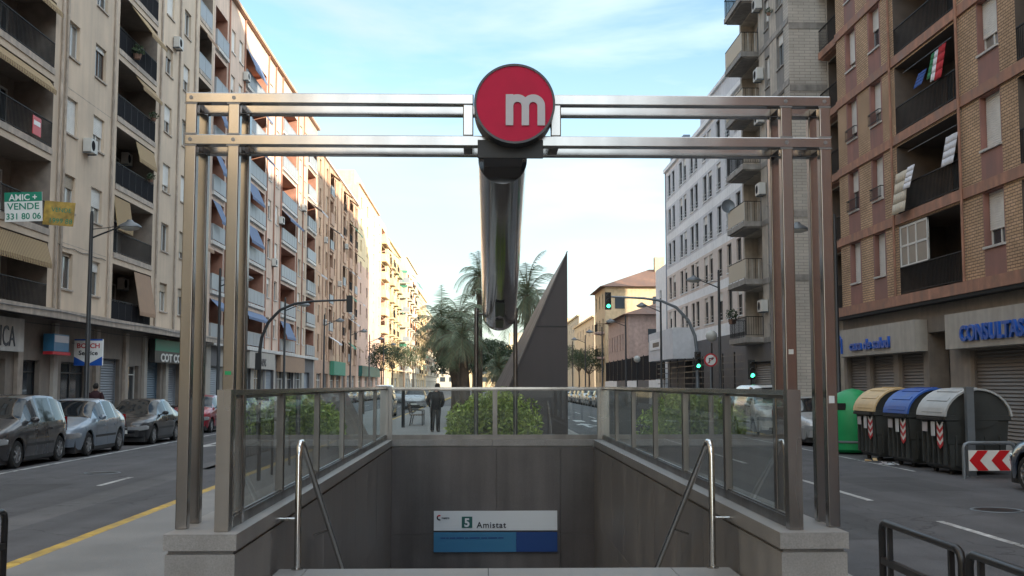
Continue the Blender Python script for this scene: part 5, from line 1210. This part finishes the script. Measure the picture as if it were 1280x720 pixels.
MB().box(-.075, .075, -.06, .06, 0, 1.78).build('post_body', 'galv', po); MB().box(-.085, .085, -.07, .07, 1.78, 1.81).build('post_cap', 'galv', po); MB().box(-.12, .12, -.1, .1, 0, .015).build('base_plate', 'galv', po)
for i, (x, y, m_) in enumerate(((9.25, 27.0, 'lid_yellow'), (9.3, 25.6, 'sign_white'), (9.15, 25.9, 'sign_grey'))):
    q = MB(); 
    for k in range(3): a = random.random() * 3; q.bar((x + .1 * k, y, .02), (x + .1 * k + .14 * math.cos(a), y + .14 * math.sin(a), .03 + .02 * k), .1, .012)
    o = q.build('litter', m_); o.location = (0, 0, .01); tag(o, ('crumpled yellow wrapper on the road by the yellow lidded container', 'scrap of white paper on the road in front of the blue lidded container', 'grey scrap of litter on the road beside the white paper')[i], 'litter')

# ================================================================== STREET LAMPS, LIGHTS, SIGNS
def lamp(X, Y, side, label, H=7.55, grp='street lamps along the kerbs'):
    r = thing('street_lamp', label, 'street lamp', (X, Y, .15), 0 if side > 0 else math.pi, grp)
    def pole():
        mb = MB(); mb.lathe([(.0, 0), (.14, 0), (.14, .9), (.115, .95), (.085, 1.0), (.06, H - .3), (.045, H - .15), (.02, H - .15), (0, H - .15)], n=12); return mb.mesh('pole', 'pole', smooth=40)
    place('pole', cached(('pole', H), pole), r)
    def arm():
        mb = MB(); mb.tube([(0, 0, H - 1.05), (.35, 0, H - .90), (.8, 0, H - .72), (1.15, 0, H - .62)], [.03, .03, .026, .022], 8); mb.tube([(0, 0, H - .75), (.5, 0, H - .70), (1.15, 0, H - .60)], .014, 6); return mb.mesh('arm', 'pole', smooth=50)
    place('arm', cached(('arm', H), arm), r)
    def head():
        mb = MB(); mb.lathe([(0, .20), (.08, .19), (.13, .12), (.28, .05), (.37, -.02), (.38, -.06), (.33, -.065)], c=(1.25, 0, H - .62), n=20); mb.v = [(x, y * .8, z) for x, y, z in mb.v]; return mb.mesh('lamp_head', 'lamp', smooth=40)
    h = place('lamp_head', cached(('head', H), head), r)
    def gl():
        mb = MB(); mb.lathe([(.33, -.06), (.29, -.12), (.16, -.16), (0, -.17)], c=(1.25, 0, H - .62), n=20); mb.v = [(x, y * .8, z) for x, y, z in mb.v]; return mb.mesh('diffuser', 'lampglass', smooth=50)
    place('diffuser', cached(('diff', H), gl), h)
    return r
wl = ('tall black street lamp nearest on the left, crossing the blue and white service sign', 'street lamp on the left, mostly hidden behind the inner gantry post', 'street lamp on the left above the glass railing, beside the traffic light arm', 'fourth street lamp along the left pavement', 'fifth street lamp along the left pavement', 'sixth street lamp along the left pavement', 'seventh street lamp along the left pavement')
el = ('tall black street lamp at the right, head showing between the gantry posts', 'street lamp in front of the long pale building, left of the corner balconies', 'street lamp near the far end of the pale building', 'street lamp in front of the pink building', 'fifth street lamp along the right pavement', 'sixth street lamp along the right pavement', 'seventh street lamp along the right pavement')
for i in range(7):
    lamp(-12.9, 36.9 + 18.1 * i, 1, wl[i]); lamp(11.7 if i else 11.75, (36.9 if i == 0 else 36.9) + 18.3 * i, -1, el[i])
def signal(root, loc, lit, nm='signal_head', back=False):
    b = place(nm, cached('sig', lambda: MB().box(-.14, .14, -.10, .10, 0, .88).box(-.17, .17, .07, .09, -.03, .91).mesh(nm, 'black')), root, loc, math.pi if back else 0)
    for k, z in enumerate((.16, .44, .72)):
        m_ = 'go' if (k == 0 and lit) else 'lens_off'
        place('lens', cached(('lens', m_), lambda: MB().lathe([(0, -.115), (.075, -.112), (.1, -.10)], n=16, ax='y').mesh('lens', m_)), b, (0, 0, z))
        place('visor', cached('visor', lambda: (lambda q: ([q.bar((.11 * math.cos(R(a)), -.10, .11 * math.sin(R(a))), (.11 * math.cos(R(a)), -.26, .11 * math.sin(R(a)) - .02), .045, .006, up=(math.cos(R(a)), 0, math.sin(R(a)))) for a in range(0, 181, 20)], q.mesh('visor', 'black'))[1])(MB())), b, (0, 0, z))
    return b
def mast(X, Y, side, reach, label, lit, back):
    r = thing('traffic_light', label, 'traffic light', (X, Y, .15)); s = side
    pth = [(0, 0, 0), (0, 0, 3.4), (s * .1, 0, 4.3), (s * .45, 0, 5.15), (s * 1.1, 0, 5.85), (s * 1.9, 0, 6.2), (s * 2.8, 0, 6.33), (s * reach, 0, 6.42)]
    MB().tube(pth, [.10, .095, .09, .085, .08, .07, .06, .05], 12).build('mast', 'pole' if back else 'galv', r, smooth=50)
    signal(r, (s * reach, 0, 5.75), lit, back=back); signal(r, (s * -.0, -.22, 2.55), lit, back=back)
    MB().bar((0, -.1, 2.9), (0, -.2, 2.9), .05, .05).build('bracket', 'black', r)
    return r
mast(11.45, 59.8, -1, 4.75, 'curved traffic light mast on the right with a green light hanging over the road', True, False)
mast(-12.4, 62.5, 1, 4.95, 'curved traffic light mast on the left, its signal seen from behind', False, True)
ps = thing('pedestrian_signal', 'small green signal on a short pole beside the grey stone base on the right', 'traffic light', (13.0, 54.2, .15)); MB().tube([(0, 0, 0), (0, 0, 2.9)], .05, 8).build('pole', 'pole', ps); signal(ps, (0, -.15, 2.0), True)
nt_ = thing('road_sign', 'round red rimmed no right turn sign on a pole beside the right traffic light', 'road sign', (11.5, 56.5, .15))
MB().tube([(0, 0, 0), (0, 0, 3.3)], .035, 8).build('pole', 'galv', nt_); MB().lathe([(0, -.04), (.34, -.04), (.34, -.03), (0, -.03)], c=(0, 0, 2.95), n=32, ax='y').build('red_disc', 'ink_red', nt_); MB().lathe([(0, -.046), (.26, -.046)], c=(0, 0, 2.95), n=32, ax='y').build('white_disc', 'chev_white', nt_, fix=False)
q = MB(); q.box(-.10, -.05, -.056, -.05, 2.80, 3.0); q.box(-.10, .06, -.056, -.05, 3.0, 3.05); q.prism([(.05, 2.94), (.17, 3.025), (.05, 3.11)], 'y', -.056, -.05); q.build('arrow', 'ink', nt_); q = MB(); q.bar((-.18, -.06, 2.77), (.18, -.06, 3.13), .02, .05, up=(0, 1, 0)); q.build('slash', 'ink_red', nt_)
gl_ = thing('globe_lamp', 'white globe lamp on a thin pole behind the no turning sign', 'lamp', (11.75, 57.4, .15)); MB().tube([(0, 0, 0), (0, 0, 3.85)], .045, 8).build('pole', 'pole', gl_)
MB().lathe([(.0, -.3), (.15, -.26), (.26, -.15), (.3, 0), (.26, .15), (.15, .26), (0, .3)], c=(0, 0, 4.2), n=20).build('globe', 'lampglass', gl_, smooth=60)
gl2 = thing('globe_lamp', 'second white globe lamp on a pole near the mesh fence', 'lamp', (13.2, 96, .15)); MB().tube([(0, 0, 0), (0, 0, 3.6)], .05, 8).build('pole', 'pole', gl2); MB().lathe([(.0, -.3), (.15, -.26), (.26, -.15), (.3, 0), (.26, .15), (.15, .26), (0, .3)], c=(0, 0, 3.9), n=16).build('globe', 'lampglass', gl2, smooth=60)

# service sign projecting from the facade (faces the viewer)
bs = thing('shop_sign', 'white and blue BOSCH Service sign projecting over the left pavement behind the lamp post', 'sign', (-15.85, 45.5, 2.62))
MB().box(-.56, .56, -.07, .07, 0, 1.06).build('sign_panel', 'white', bs)
q = MB(); q.prism([(-.56, .0), (.56, .0), (.56, .36), (0, .06), (-.56, .36)], 'y', -.078, -.0705); q.prism([(-.56, 1.0), (.56, 1.0), (.56, 1.06), (-.56, 1.06)], 'y', -.078, -.0705); q.build('blue_band', 'blue_letters', bs)
for tx, sz, z, m_ in (('BOSCH', .27, .70, 'ink_red'), ('Service', .25, .42, 'ink')): place('lettering', text_mesh(tx, sz, m_, .003, .006, 1.05, 'CENTER'), bs, (0, -.076, z))
MB().bar((-.9, 0, .9), (-.56, 0, .9), .04, .04).build('bracket', 'galv', bs)
t1, put = signbox('cream fascia sign ending in large dark letters TICA at the left edge', 1, -16.5, 33.0, 39.9, 3.0, 4.15, 'slab_white', .18, .14); put('OPTICA', 1.0, 1.3, .17, 'ink', 'CENTER', .0, .78, .01)
t2, put = signbox('light blue picture sign above a red strip on the left shop front', 1, -16.5, 42.1, 43.6, 3.1, 3.75, 'sign_blue', .4, .14)
q = MB(); q.box(-.9, .9, -.42, -.05, -.12, -.01); q.build('red_strip', 'ink_red', t2); q = MB(); q.box(-.7, .7, -.41, -.401, .34, .6); q.build('pale_band', 'sign_grey', t2)
t3, put = signbox('green and black fascia sign reading COT COT on the left', 1, -16.5, 55.3, 61.6, 2.95, 4.1, 'black', .30, .14)
q = MB(); q.box(-3.15, 3.15, -.32, -.301, .58, 1.15); q.build('green_band', 'ink_green', t3); put('COT COT', .55, 0, .07, 'white', 'CENTER', .02, 1.75)
t4, put = signbox('small orange box sign under the green fascia on the left', 1, -16.5, 61.5, 64.2, 2.1, 2.75, 'awn_tan', .5, .0)
t5, put = signbox('green canopy like sign on a far left shop', 1, -16.5, 121, 131, 2.9, 4.4, 'awn_g', .5)
t6, put = signbox('pale fascia with round emblem on the pink building ground floor', 1, -16.5, 78.0, 87.5, 3.0, 4.2, 'fascia', .35); put('TAPAS', .8, 0, .2, 'ink', 'CENTER')
t6b, put = signbox('tan fascia sign next to the one with dark letters', 1, -16.5, 90, 102, 2.9, 4.3, 'awn_tan', .35)
t7, put = signbox('turquoise fascia sign on a far left shop', 1, -16.5, 149, 175, 3.0, 4.4, 'sign_teal', .5)
# estate agent banners on the first balcony
bn = thing('banner', 'tilted white and green VENDE 331 80 06 banner on a left balcony', 'banner', (-15.85, 38.7, 7.46)); bn.rotation_euler = (0, R(-3), R(6))
MB().box(-.62, .62, -.015, .015, 0, 1.02).build('cloth', 'white', bn); MB().box(-.62, .62, -.022, -.0155, .70, 1.02).build('green_band', 'ink_green', bn)
for tx, sz, z, m_ in (('AMIC +', .30, .74, 'white'), ('VENDE', .32, .42, 'ink_green'), ('331 80 06', .30, .08, 'ink_green')): place('lettering', text_mesh(tx, sz, m_, .002, .005, 1.05 if sz > .31 else .95, 'CENTER'), bn, (0, -.025, z))
bn2 = thing('banner', 'yellow banner partly behind the green and white one', 'banner', (-15.0, 39.6, 7.45)); bn2.rotation_euler = (0, R(4), R(4))
MB().box(-.55, .5, -.015, .015, 0, .85).build('cloth', 'kerb_yellow', bn2); place('lettering', text_mesh('1999 88', .25, 'ink_green', .002, 0, 1., 'CENTER'), bn2, (.05, -.02, .08)); place('lettering', text_mesh('VENDE', .22, 'ink_green', .002, 0, 1., 'CENTER'), bn2, (.05, -.02, .48))
bn3 = thing('notice_board', 'small orange notice tied to the railing of an upper left balcony', 'notice', (-16.38, 40.8, 10.95), R(90)); MB().box(-.38, .38, -.02, .0, 0, .68).build('board', 'chev_red', bn3); MB().box(-.30, .30, -.026, -.021, .35, .52).build('white_strip', 'white', bn3)
dish = thing('satellite_dish', 'grey satellite dish on a corner balcony of the grey brick block', 'satellite dish', (12.85, 58.0, 11.2)); MB().lathe([(0, .06), (.2, .03), (.36, -.05)], n=20, ax='y').build('reflector', 'galv', dish, smooth=60); MB().bar((0, .06, 0), (.1, .1, -.4), .03, .03).build('arm', 'galv', dish); MB().bar((0, .05, -.3), (0, -.35, 0), .02, .02).build('feed_arm', 'galv', dish)

# laundry and balcony life on the tan brick block
def cloth(label, Yc, z, w_, h_, m, x=14.84, lean=.05, nm='hanging_cloth'):
    r = MB(); n = 8
    for i in range(n):
        y0, y1 = -w_ / 2 + w_ * i / n, -w_ / 2 + w_ * (i + 1) / n; f = lambda k: .012 * math.sin(k * 1.3)
        for j in range(4): z0, z1 = -h_ * j / 4, -h_ * (j + 1) / 4; r.face([(f(i) - lean * j, y0, z0), (f(i + 1) - lean * j, y1, z0), (f(i + 1) - lean * (j + 1), y1, z1), (f(i) - lean * (j + 1), y0, z1)])
    o = r.build(nm, m, None, smooth=60, fix=False, loc=(x, Yc, z)); so_ = o.modifiers.new('thickness', 'SOLIDIFY'); so_.thickness = .012; return tag(o, label, 'laundry')
lz = lvA
cloth('white cloth hanging over the right end of a loggia railing', 35.2, lz[1] + 1.95, .9, 1.0, 'cloth_white', 15.1); cloth('cream towel draped over the left end of a loggia railing', 38.9, lz[1] + 1.45, 1.2, 1.5, 'cloth_cream', 14.86); cloth('pale sheet over the loggia railing beside the cream towel', 38.1, lz[1] + 1.5, .6, .8, 'cloth_white', 14.87)
cloth('red and white striped towel hanging in an upper loggia', 35.7, lz[2] + 2.15, .55, 1.15, 'cloth_red', 15.1); cloth('white towel hanging beside the red one', 36.15, lz[2] + 2.1, .3, 1.05, 'cloth_white', 15.1); cloth('green cloth hanging left of the white towel', 36.45, lz[2] + 2.1, .25, .9, 'cloth_green', 15.1); cloth('blue cloth hanging in the upper loggia', 37.4, lz[2] + 1.75, .7, .55, 'cloth_blue', 15.1)
for Y, z, lb in ((35.0, lz[2], 'clothes line in the upper loggia with the red towel'), (34.7, lz[1], 'clothes line in the loggia with white laundry')): tag(MB().tube([(0, 0, 0), (0, 4.2, 0)], .008, 5).build('clothes_line', 'galv', loc=(15.1, Y, z + 2.18)), lb, 'clothes line')

# ================================================================== PLANTS
def leaves(mb, c, rad, n, size, rng, flat=1., m=None, shell=.5):
    for _ in range(n):
        while True:
            p = Vector((rng.uniform(-1, 1), rng.uniform(-1, 1), rng.uniform(-1, 1)))
            if p.length < 1 and p.length > shell * rng.random(): break
        p = Vector((c[0] + p.x * rad[0], c[1] + p.y * rad[1], c[2] + p.z * rad[2])); d = Vector((rng.gauss(0, 1), rng.gauss(0, 1), rng.gauss(0, .7) + .4)).normalized(); s_ = size * rng.uniform(.6, 1.3)
        u = d.orthogonal().normalized(); u.rotate(Matrix.Rotation(rng.random() * 6.28, 3, d)); v = d.cross(u)
        mb.face([p - u * s_, p - v * s_ * .4, p + u * s_, p + v * s_ * .4], m)
rng = random.Random(5)
bu = thing('shrub', 'bright green leafy shrub behind the far glass railing', 'shrub', (.2, 26, .15))
mb = MB()
for k in range(34):
    x = rng.uniform(-.78, .92); y = rng.uniform(-.8, 1.2); h_ = 1.0 + .55 * (1 - abs(x - .05) / 1.1) + rng.uniform(-.2, .2); leaves(mb, (x, y, h_ * .60), (.32, .34, h_ * .45), 330, .06, rng, shell=.7)
mb.build('foliage', 'leaf_bush', bu, fix=False)
q = MB()
for k in range(9): a = rng.random() * 6.28; q.tube([(0.1 * math.cos(a), .1 * math.sin(a) + .2, 0), (.5 * math.cos(a), .4 * math.sin(a) + .2, .6), (.8 * math.cos(a), .6 * math.sin(a) + .2, 1.0)], [.03, .02, .008], 5)
q.build('stem', 'trunk', bu)
def palm(label, X, Y, ht, nf=34, fl=2.4, seed=1, droop=1.0, lean=0., m='leaf_palm', th=.16):
    r = thing('palm_tree', label, 'palm tree', (X, Y, .15)); g_ = random.Random(seed)
    pts = [(lean * (k / 10) ** 2, 0, ht * k / 10) for k in range(11)]; MB().tube(pts, [th * (1.25 - .45 * k / 10) for k in range(11)], 10).build('trunk', 'trunk', r, smooth=50)
    mb = MB(); mr = MB(); top_ = Vector((lean, 0, ht))
    for i in range(nf):
        a = i * 2.4 + g_.uniform(-.2, .2); el = R(85 - 105 * (i / nf) + g_.uniform(-8, 8)); L_ = fl * g_.uniform(.8, 1.1); d = Vector((math.cos(a) * math.cos(el), math.sin(a) * math.cos(el), math.sin(el))); p = top_.copy(); seg = 12; path = [p.copy()]
        for k in range(seg):
            d = (d + Vector((0, 0, -.11 * droop * (1 + k * .12)))).normalized(); p = p + d * (L_ / seg); path.append(p.copy())
        mr.tube(path, [.018 * (1 - .8 * k / seg) for k in range(seg + 1)], 4, cap=False)
        for k in range(2, seg * 3):
            t_ = k / 3; j = int(t_); 
            if j >= seg: break
            q_ = path[j].lerp(path[j + 1], t_ - j); dd = (path[j + 1] - path[j]).normalized(); side = dd.cross(Vector((0, 0, 1)))
            if side.length < .1: side = Vector((1, 0, 0))
            side.normalize(); w_ = fl * .27 * math.sin(math.pi * min(1, .15 + .8 * t_ / seg)) * g_.uniform(.8, 1.1)
            for s_ in (-1, 1):
                e = q_ + side * s_ * w_ + dd * w_ * .55 + Vector((0, 0, -.55 * w_ + g_.uniform(-.08, .08))); n_ = dd * .017 * fl / 2.2
                mb.face([q_ - n_, q_ + n_, e])
    mb.build('crown', m, r, fix=False); mr.build('frond_stalk', 'leaf_dry', r)
    sk = MB()
    for i in range(40):     # old hanging fronds under the crown
        a = g_.random() * 6.28; b_ = top_ + Vector((math.cos(a) * .15, math.sin(a) * .15, -.05)); e = b_ + Vector((math.cos(a) * g_.uniform(.2, .5), math.sin(a) * g_.uniform(.2, .5), -g_.uniform(.5, 1.2))); sk.face([b_, b_ + Vector((.03, .03, 0)), e + Vector((.05, 0, 0)), e])
    sk.build('dry_fronds', 'leaf_dry', r, fix=False)
    return r
palm('tallest feathery palm, fronds showing between the dark tube and the fin', 1.8, 46, 5.35, 22, 2.4, 3, 1.2)
palm('palm with arching fronds left of the tube, nearest the man', -.70, 46, 3.6, 22, 1.9, 4, 1.2, lean=-.2, th=.2)
palm('leftmost palm of the clump, fronds against the far buildings', -1.15, 50, 4.1, 26, 2.2, 6, 1.2, lean=-.7, th=.13)
palm('palm behind the two bigger ones, left of the tube', -1.2, 55, 5.0, 24, 2.3, 7, 1.2)
palm('low palm with dry fronds seen under the tube end', .85, 62, 2.6, 26, 1.5, 8, 1.1)
palm('slim palm poking up left of the tube top', -.2, 58, 7.3, 22, 1.8, 9, 1.2); palm('background palm with a low crown behind the man', -1.7, 66, 3.9, 30, 2.0, 10, 1.1)
palm('palm at the right kerb of the median beyond the fin', 3.0, 66, 4.8, 26, 1.5, 11, 1.3, th=.13)
def tree(label, X, Y, ht, cr, seed, m='leaf_dark', n=26, th=.14):
    r = thing('street_tree', label, 'tree', (X, Y, .15)); g_ = random.Random(seed); mb = MB()
    tk = MB(); tk.tube([(0, 0, 0), (.05, 0, ht * .35), (0, .05, ht * .6)], [th, th * .8, th * .6], 8)
    for k in range(n):
        a = g_.random() * 6.28; rr_ = cr * math.sqrt(g_.random()) * .8; z = ht * (.62 + .34 * g_.random()) ; c_ = (math.cos(a) * rr_, math.sin(a) * rr_, z); leaves(mb, c_, (cr * .32, cr * .32, ht * .10), 130, .10, g_, shell=.5)
        if k % 3 == 0: tk.tube([(0, .03, ht * .5), (c_[0] * .5, c_[1] * .5, (z + ht * .5) / 2 - .1), c_], [th * .45, th * .3, .02], 5)
    tk.build('trunk', 'trunk', r, smooth=50); mb.build('crown', m, r, fix=False); return r
for i, (x, y, h_, c_) in enumerate(((-1.2, 72, 4.2, 2.2), (1.0, 78, 4.6, 2.4), (-2.0, 86, 5, 2.4), (1.2, 95, 5.2, 2.5), (-1.0, 108, 6, 2.8), (1.5, 122, 6.5, 3))): tree(('dark round tree on the median behind the palms', 'second dark tree on the median, behind the fin', 'third dark tree along the median', 'fourth dark tree along the median', 'fifth dark tree along the median, small with distance', 'most distant dark tree on the median')[i], x, y, h_, c_, 40 + i)
for i, (x, y, h_, c_) in enumerate(((-13.6, 150, 7, 2.2), (-13.6, 168, 8, 2.6), (-13.4, 190, 8, 2.6), (-13.4, 215, 9, 3), (13.2, 140, 6, 2.2), (13.5, 158, 7, 2.6), (13, 185, 8, 3), (12, 215, 9, 3))): tree(('small tree on the far left pavement in front of the pink block', 'second tree along the far left pavement', 'third tree along the far left pavement', 'furthest tree along the left pavement', 'small tree by the yellow building on the right', 'tree beyond the yellow building', 'second tree beyond the yellow building', 'furthest tree along the right pavement')[i], x, y, h_, c_, 60 + i)
def potplant(label, loc, s_=.3, sd_=1):
    r = thing('balcony_plant', label, 'plant', loc); g_ = random.Random(sd_); mb = MB(); leaves(mb, (0, 0, s_ * .9), (s_ * .8, s_ * .8, s_ * .7), 160, s_ * .18, g_); mb.build('foliage', 'leaf_dark', r, fix=False); MB().lathe([(0, 0), (s_ * .35, 0), (s_ * .45, s_ * .5), (s_ * .38, s_ * .5)], n=10).build('pot', 'rooftile', r)
potplant('leafy plant on the lowest corner balcony of the grey brick block', (13.0, 58.1, lvB[0] + .8), .5, 1); potplant('bushy plants behind the railing of an upper corner balcony', (13.1, 57.4, lvB[4] + .3), .6, 2); potplant('small plant on a window sill of the grey brick block', (13.6, 51.9, lvB[5] + .9), .25, 3); potplant('trailing plant hanging on a left loggia, upper floor', (-16.3, 52.0, lev[4] + .1), .45, 4); potplant('flower box plant on the third floor left loggia railing', (-16.35, 55.0, lev[3] + .95), .3, 5); potplant('plants on the balcony rail below the flower box', (-16.35, 54.8, lev[2] + .95), .3, 6)

# bench on the median
bc = thing('bench', 'slatted park bench on the median to the left of the man', 'bench', (-2.75, 48, .15), R(90))
for k in range(5): MB().box(-.8, .8, -.20 + k * .1, -.13 + k * .1, .42, .45).build('seat_slat', 'frame_wood', bc)
for k in range(4): MB().box(-.8, .8, .30 + k * .03, .32 + k * .03, .52 + k * .1, .59 + k * .1).build('back_slat', 'frame_wood', bc)
for x in (-.7, .7): MB().tube([(x, -.2, 0), (x, -.2, .62), (x, .1, .64), (x, .3, .42), (x, .42, .95)], .022, 6).build('frame', 'blackmetal', bc); MB().tube([(x, .25, .42), (x, .32, 0)], .022, 6).build('leg', 'blackmetal', bc)
sp = thing('signal_pole', 'dark pole standing beside the long median railing', 'pole', (-3.2, 45.2, .15)); MB().tube([(0, 0, 0), (0, 0, 1.55)], .07, 8).build('pole', 'pole', sp); MB().lathe([(0, 1.6), (.08, 1.58), (.09, 1.5)], n=10).build('cap', 'black', sp)

# ================================================================== PEOPLE
def skin_mesh(nm, joints, edges, m, par, sub=2, root_i=0):
    me = bpy.data.meshes.new(nm); me.from_pydata([j[0] for j in joints], edges, []); o = bpy.data.objects.new(nm, me); col.objects.link(o); o.parent = par
    sk = o.modifiers.new('skin', 'SKIN'); sk.use_smooth_shade = True
    if not me.skin_vertices: bpy.context.view_layer.update()
    if not me.skin_vertices:
        bm = bmesh.new(); bm.from_mesh(me); bm.verts.layers.skin.verify(); bm.to_mesh(me); bm.free()
    for i, j in enumerate(joints):
        v = me.skin_vertices[0].data[i]; r_ = j[1]; v.radius = r_ if isinstance(r_, tuple) else (r_, r_); v.use_root = (i == root_i)
    ss = o.modifiers.new('subdivision', 'SUBSURF'); ss.levels = sub; ss.render_levels = sub; me.materials.append(M[m]); return o
def person(label, loc, rz, bend=.0, arms='pockets', coatm='coat', coatlen=.62):
    r = thing('person', label, 'person', loc, rz)
    by = bend   # forward lean (local -y is forward)
    J = [((0, 0, .90), (.13, .10)), ((0, -.02 * by, 1.08), (.125, .095)), ((0, -.08 * by, 1.28), (.155, .10)), ((0, -.14 * by, 1.40), (.10, .08)), ((0, -.20 * by, 1.47), .052), ((0, -.27 * by, 1.56), (.075, .085)), ((0, -.32 * by, 1.64), (.078, .09)), ((0, -.33 * by, 1.70), .05)]
    E_ = [(i, i + 1) for i in range(7)]
    def limb(start, pts):
        p = start
        for q_, r_ in pts: J.append((q_, r_)); E_.append((p, len(J) - 1)); p = len(J) - 1
    for s_ in (-1, 1):
        limb(0, [((s_ * .10, .0, .82), .085), ((s_ * .105, -.02 - .05 * s_, .48), .058), ((s_ * .11, .02 - .03 * s_, .10), .038), ((s_ * .12, -.12 - .03 * s_, .04), .032)])
        if arms == 'pockets': limb(3, [((s_ * .19, -.11 * by, 1.38), .055), ((s_ * .27, .03, 1.12), .043), ((s_ * .20, -.12, .93), .032), ((s_ * .15, -.17, .90), .028)])
        else: limb(3, [((s_ * .19, 0, 1.38), .055), ((s_ * .25, .04 * s_, 1.10), .043), ((s_ * .26, -.06 * s_, .86), .032), ((s_ * .26, -.08 * s_, .78), .028)])
    skin_mesh('body', J, E_, 'skin', r)
    # clothes follow the body
    co = MB(); sec = [(.90 - coatlen * .2, .205, .155, 0), (.86, .20, .15, 0), (1.0, .185, .14, -.01 * by), (1.15, .195, .145, -.04 * by), (1.30, .225, .15, -.08 * by), (1.39, .215, .135, -.12 * by), (1.45, .13, .10, -.15 * by), (1.49, .075, .075, -.19 * by)]
    n = 16; b0 = 0
    for z, a, b, y in sec:
        for j in range(n): an = 2 * math.pi * j / n; co.v.append((a * math.cos(an), y + b * math.sin(an), z + .008 * math.sin(3 * an)))
    for i in range(len(sec) - 1):
        for j in range(n): co.f.append((i * n + j, i * n + (j + 1) % n, (i + 1) * n + (j + 1) % n, (i + 1) * n + j)); co.m.append(0)
    for s_ in (-1, 1):
        p = [(s_ * .17, -.10 * by, 1.40), (s_ * .235, -.03, 1.27), (s_ * .285, .03, 1.12), (s_ * .245, -.05, 1.0), (s_ * .20, -.13, .93)] if arms == 'pockets' else [(s_ * .17, 0, 1.40), (s_ * .24, .02 * s_, 1.25), (s_ * .265, .04 * s_, 1.10), (s_ * .27, 0, .97), (s_ * .27, -.06 * s_, .86)]
        co.tube(p, [.085, .08, .068, .06, .055], 10)
    co.build('jacket', coatm, r, smooth=70)
    tr_ = MB()
    for s_ in (-1, 1): tr_.tube([(s_ * .095, 0, .90), (s_ * .10, -.01, .75), (s_ * .105, -.02 - .05 * s_, .48), (s_ * .11, .02 - .03 * s_, .12), (s_ * .112, .02 - .03 * s_, .07)], [.115, .105, .082, .068, .07], 12)
    tr_.build('trousers', 'trousers', r, smooth=60)
    for s_ in (-1, 1): q = MB(); q.tube([(s_ * .112, .07 - .03 * s_, .05), (s_ * .115, -.02 - .03 * s_, .055), (s_ * .12, -.12 - .03 * s_, .04), (s_ * .12, -.20 - .03 * s_, .03)], [.045, .055, .05, .025], 10, sy=.8); q.build('shoe', 'shoe', r, smooth=60)
    hc = (0, -.32 * by, 1.655); q = MB(); 
    prof = [(0, .10), (.06, .085), (.092, .04), (.098, -.01), (.09, -.06), (.06, -.09)]
    q.lathe(prof, n=14); q.v = [(x + hc[0], y * 1.05 + hc[1] + .018, z + hc[2] + (.02 if y < 0 else -.01)) for x, y, z in q.v]; q.build('hair', 'hair', r, smooth=60)
    for s_ in (-1, 1):
        MB().lathe([(0, -.01), (.022, -.008), (.026, .008), (0, .012)], c=(s_ * .088, hc[1], 1.62), n=8, ax='x').build('ear', 'skin', r, smooth=60)
        hb_ = (s_ * .15, -.17, .90) if arms == 'pockets' else (s_ * .26, -.085 * s_, .77); q = MB()
        for k in range(4): q.tube([(hb_[0] + (k - 1.5) * .004, hb_[1] + (k - 1.5) * .018, hb_[2]), (hb_[0] + (k - 1.5) * .004, hb_[1] + (k - 1.5) * .02, hb_[2] - .045), (hb_[0] - s_ * .015, hb_[1] + (k - 1.5) * .019, hb_[2] - .08 + .006 * abs(k - 1.2))], [.010, .009, .007], 6)
        q.tube([(hb_[0], hb_[1] - .025, hb_[2] + .01), (hb_[0] - s_ * .015, hb_[1] - .05, hb_[2] - .02), (hb_[0] - s_ * .02, hb_[1] - .045, hb_[2] - .05)], [.012, .010, .008], 6); q.build('fingers', 'skin', r, smooth=60)
    q = MB(); q.tube([(0, hc[1] - .085, 1.64), (0, hc[1] - .112, 1.615), (0, hc[1] - .085, 1.605)], [.010, .014, .008], 6); q.build('nose', 'skin', r, smooth=60)
    return r
person('person in black jacket and dark trousers standing on the median, seen from behind', (-1.72, 40.6, .15), R(172), 1.35, 'pockets')
pw = person('person with short dark hair in a dark jacket walking behind the silver blue hatchback', (-14.0, 41.0, .15), R(178), .1, 'swing', 'wine')
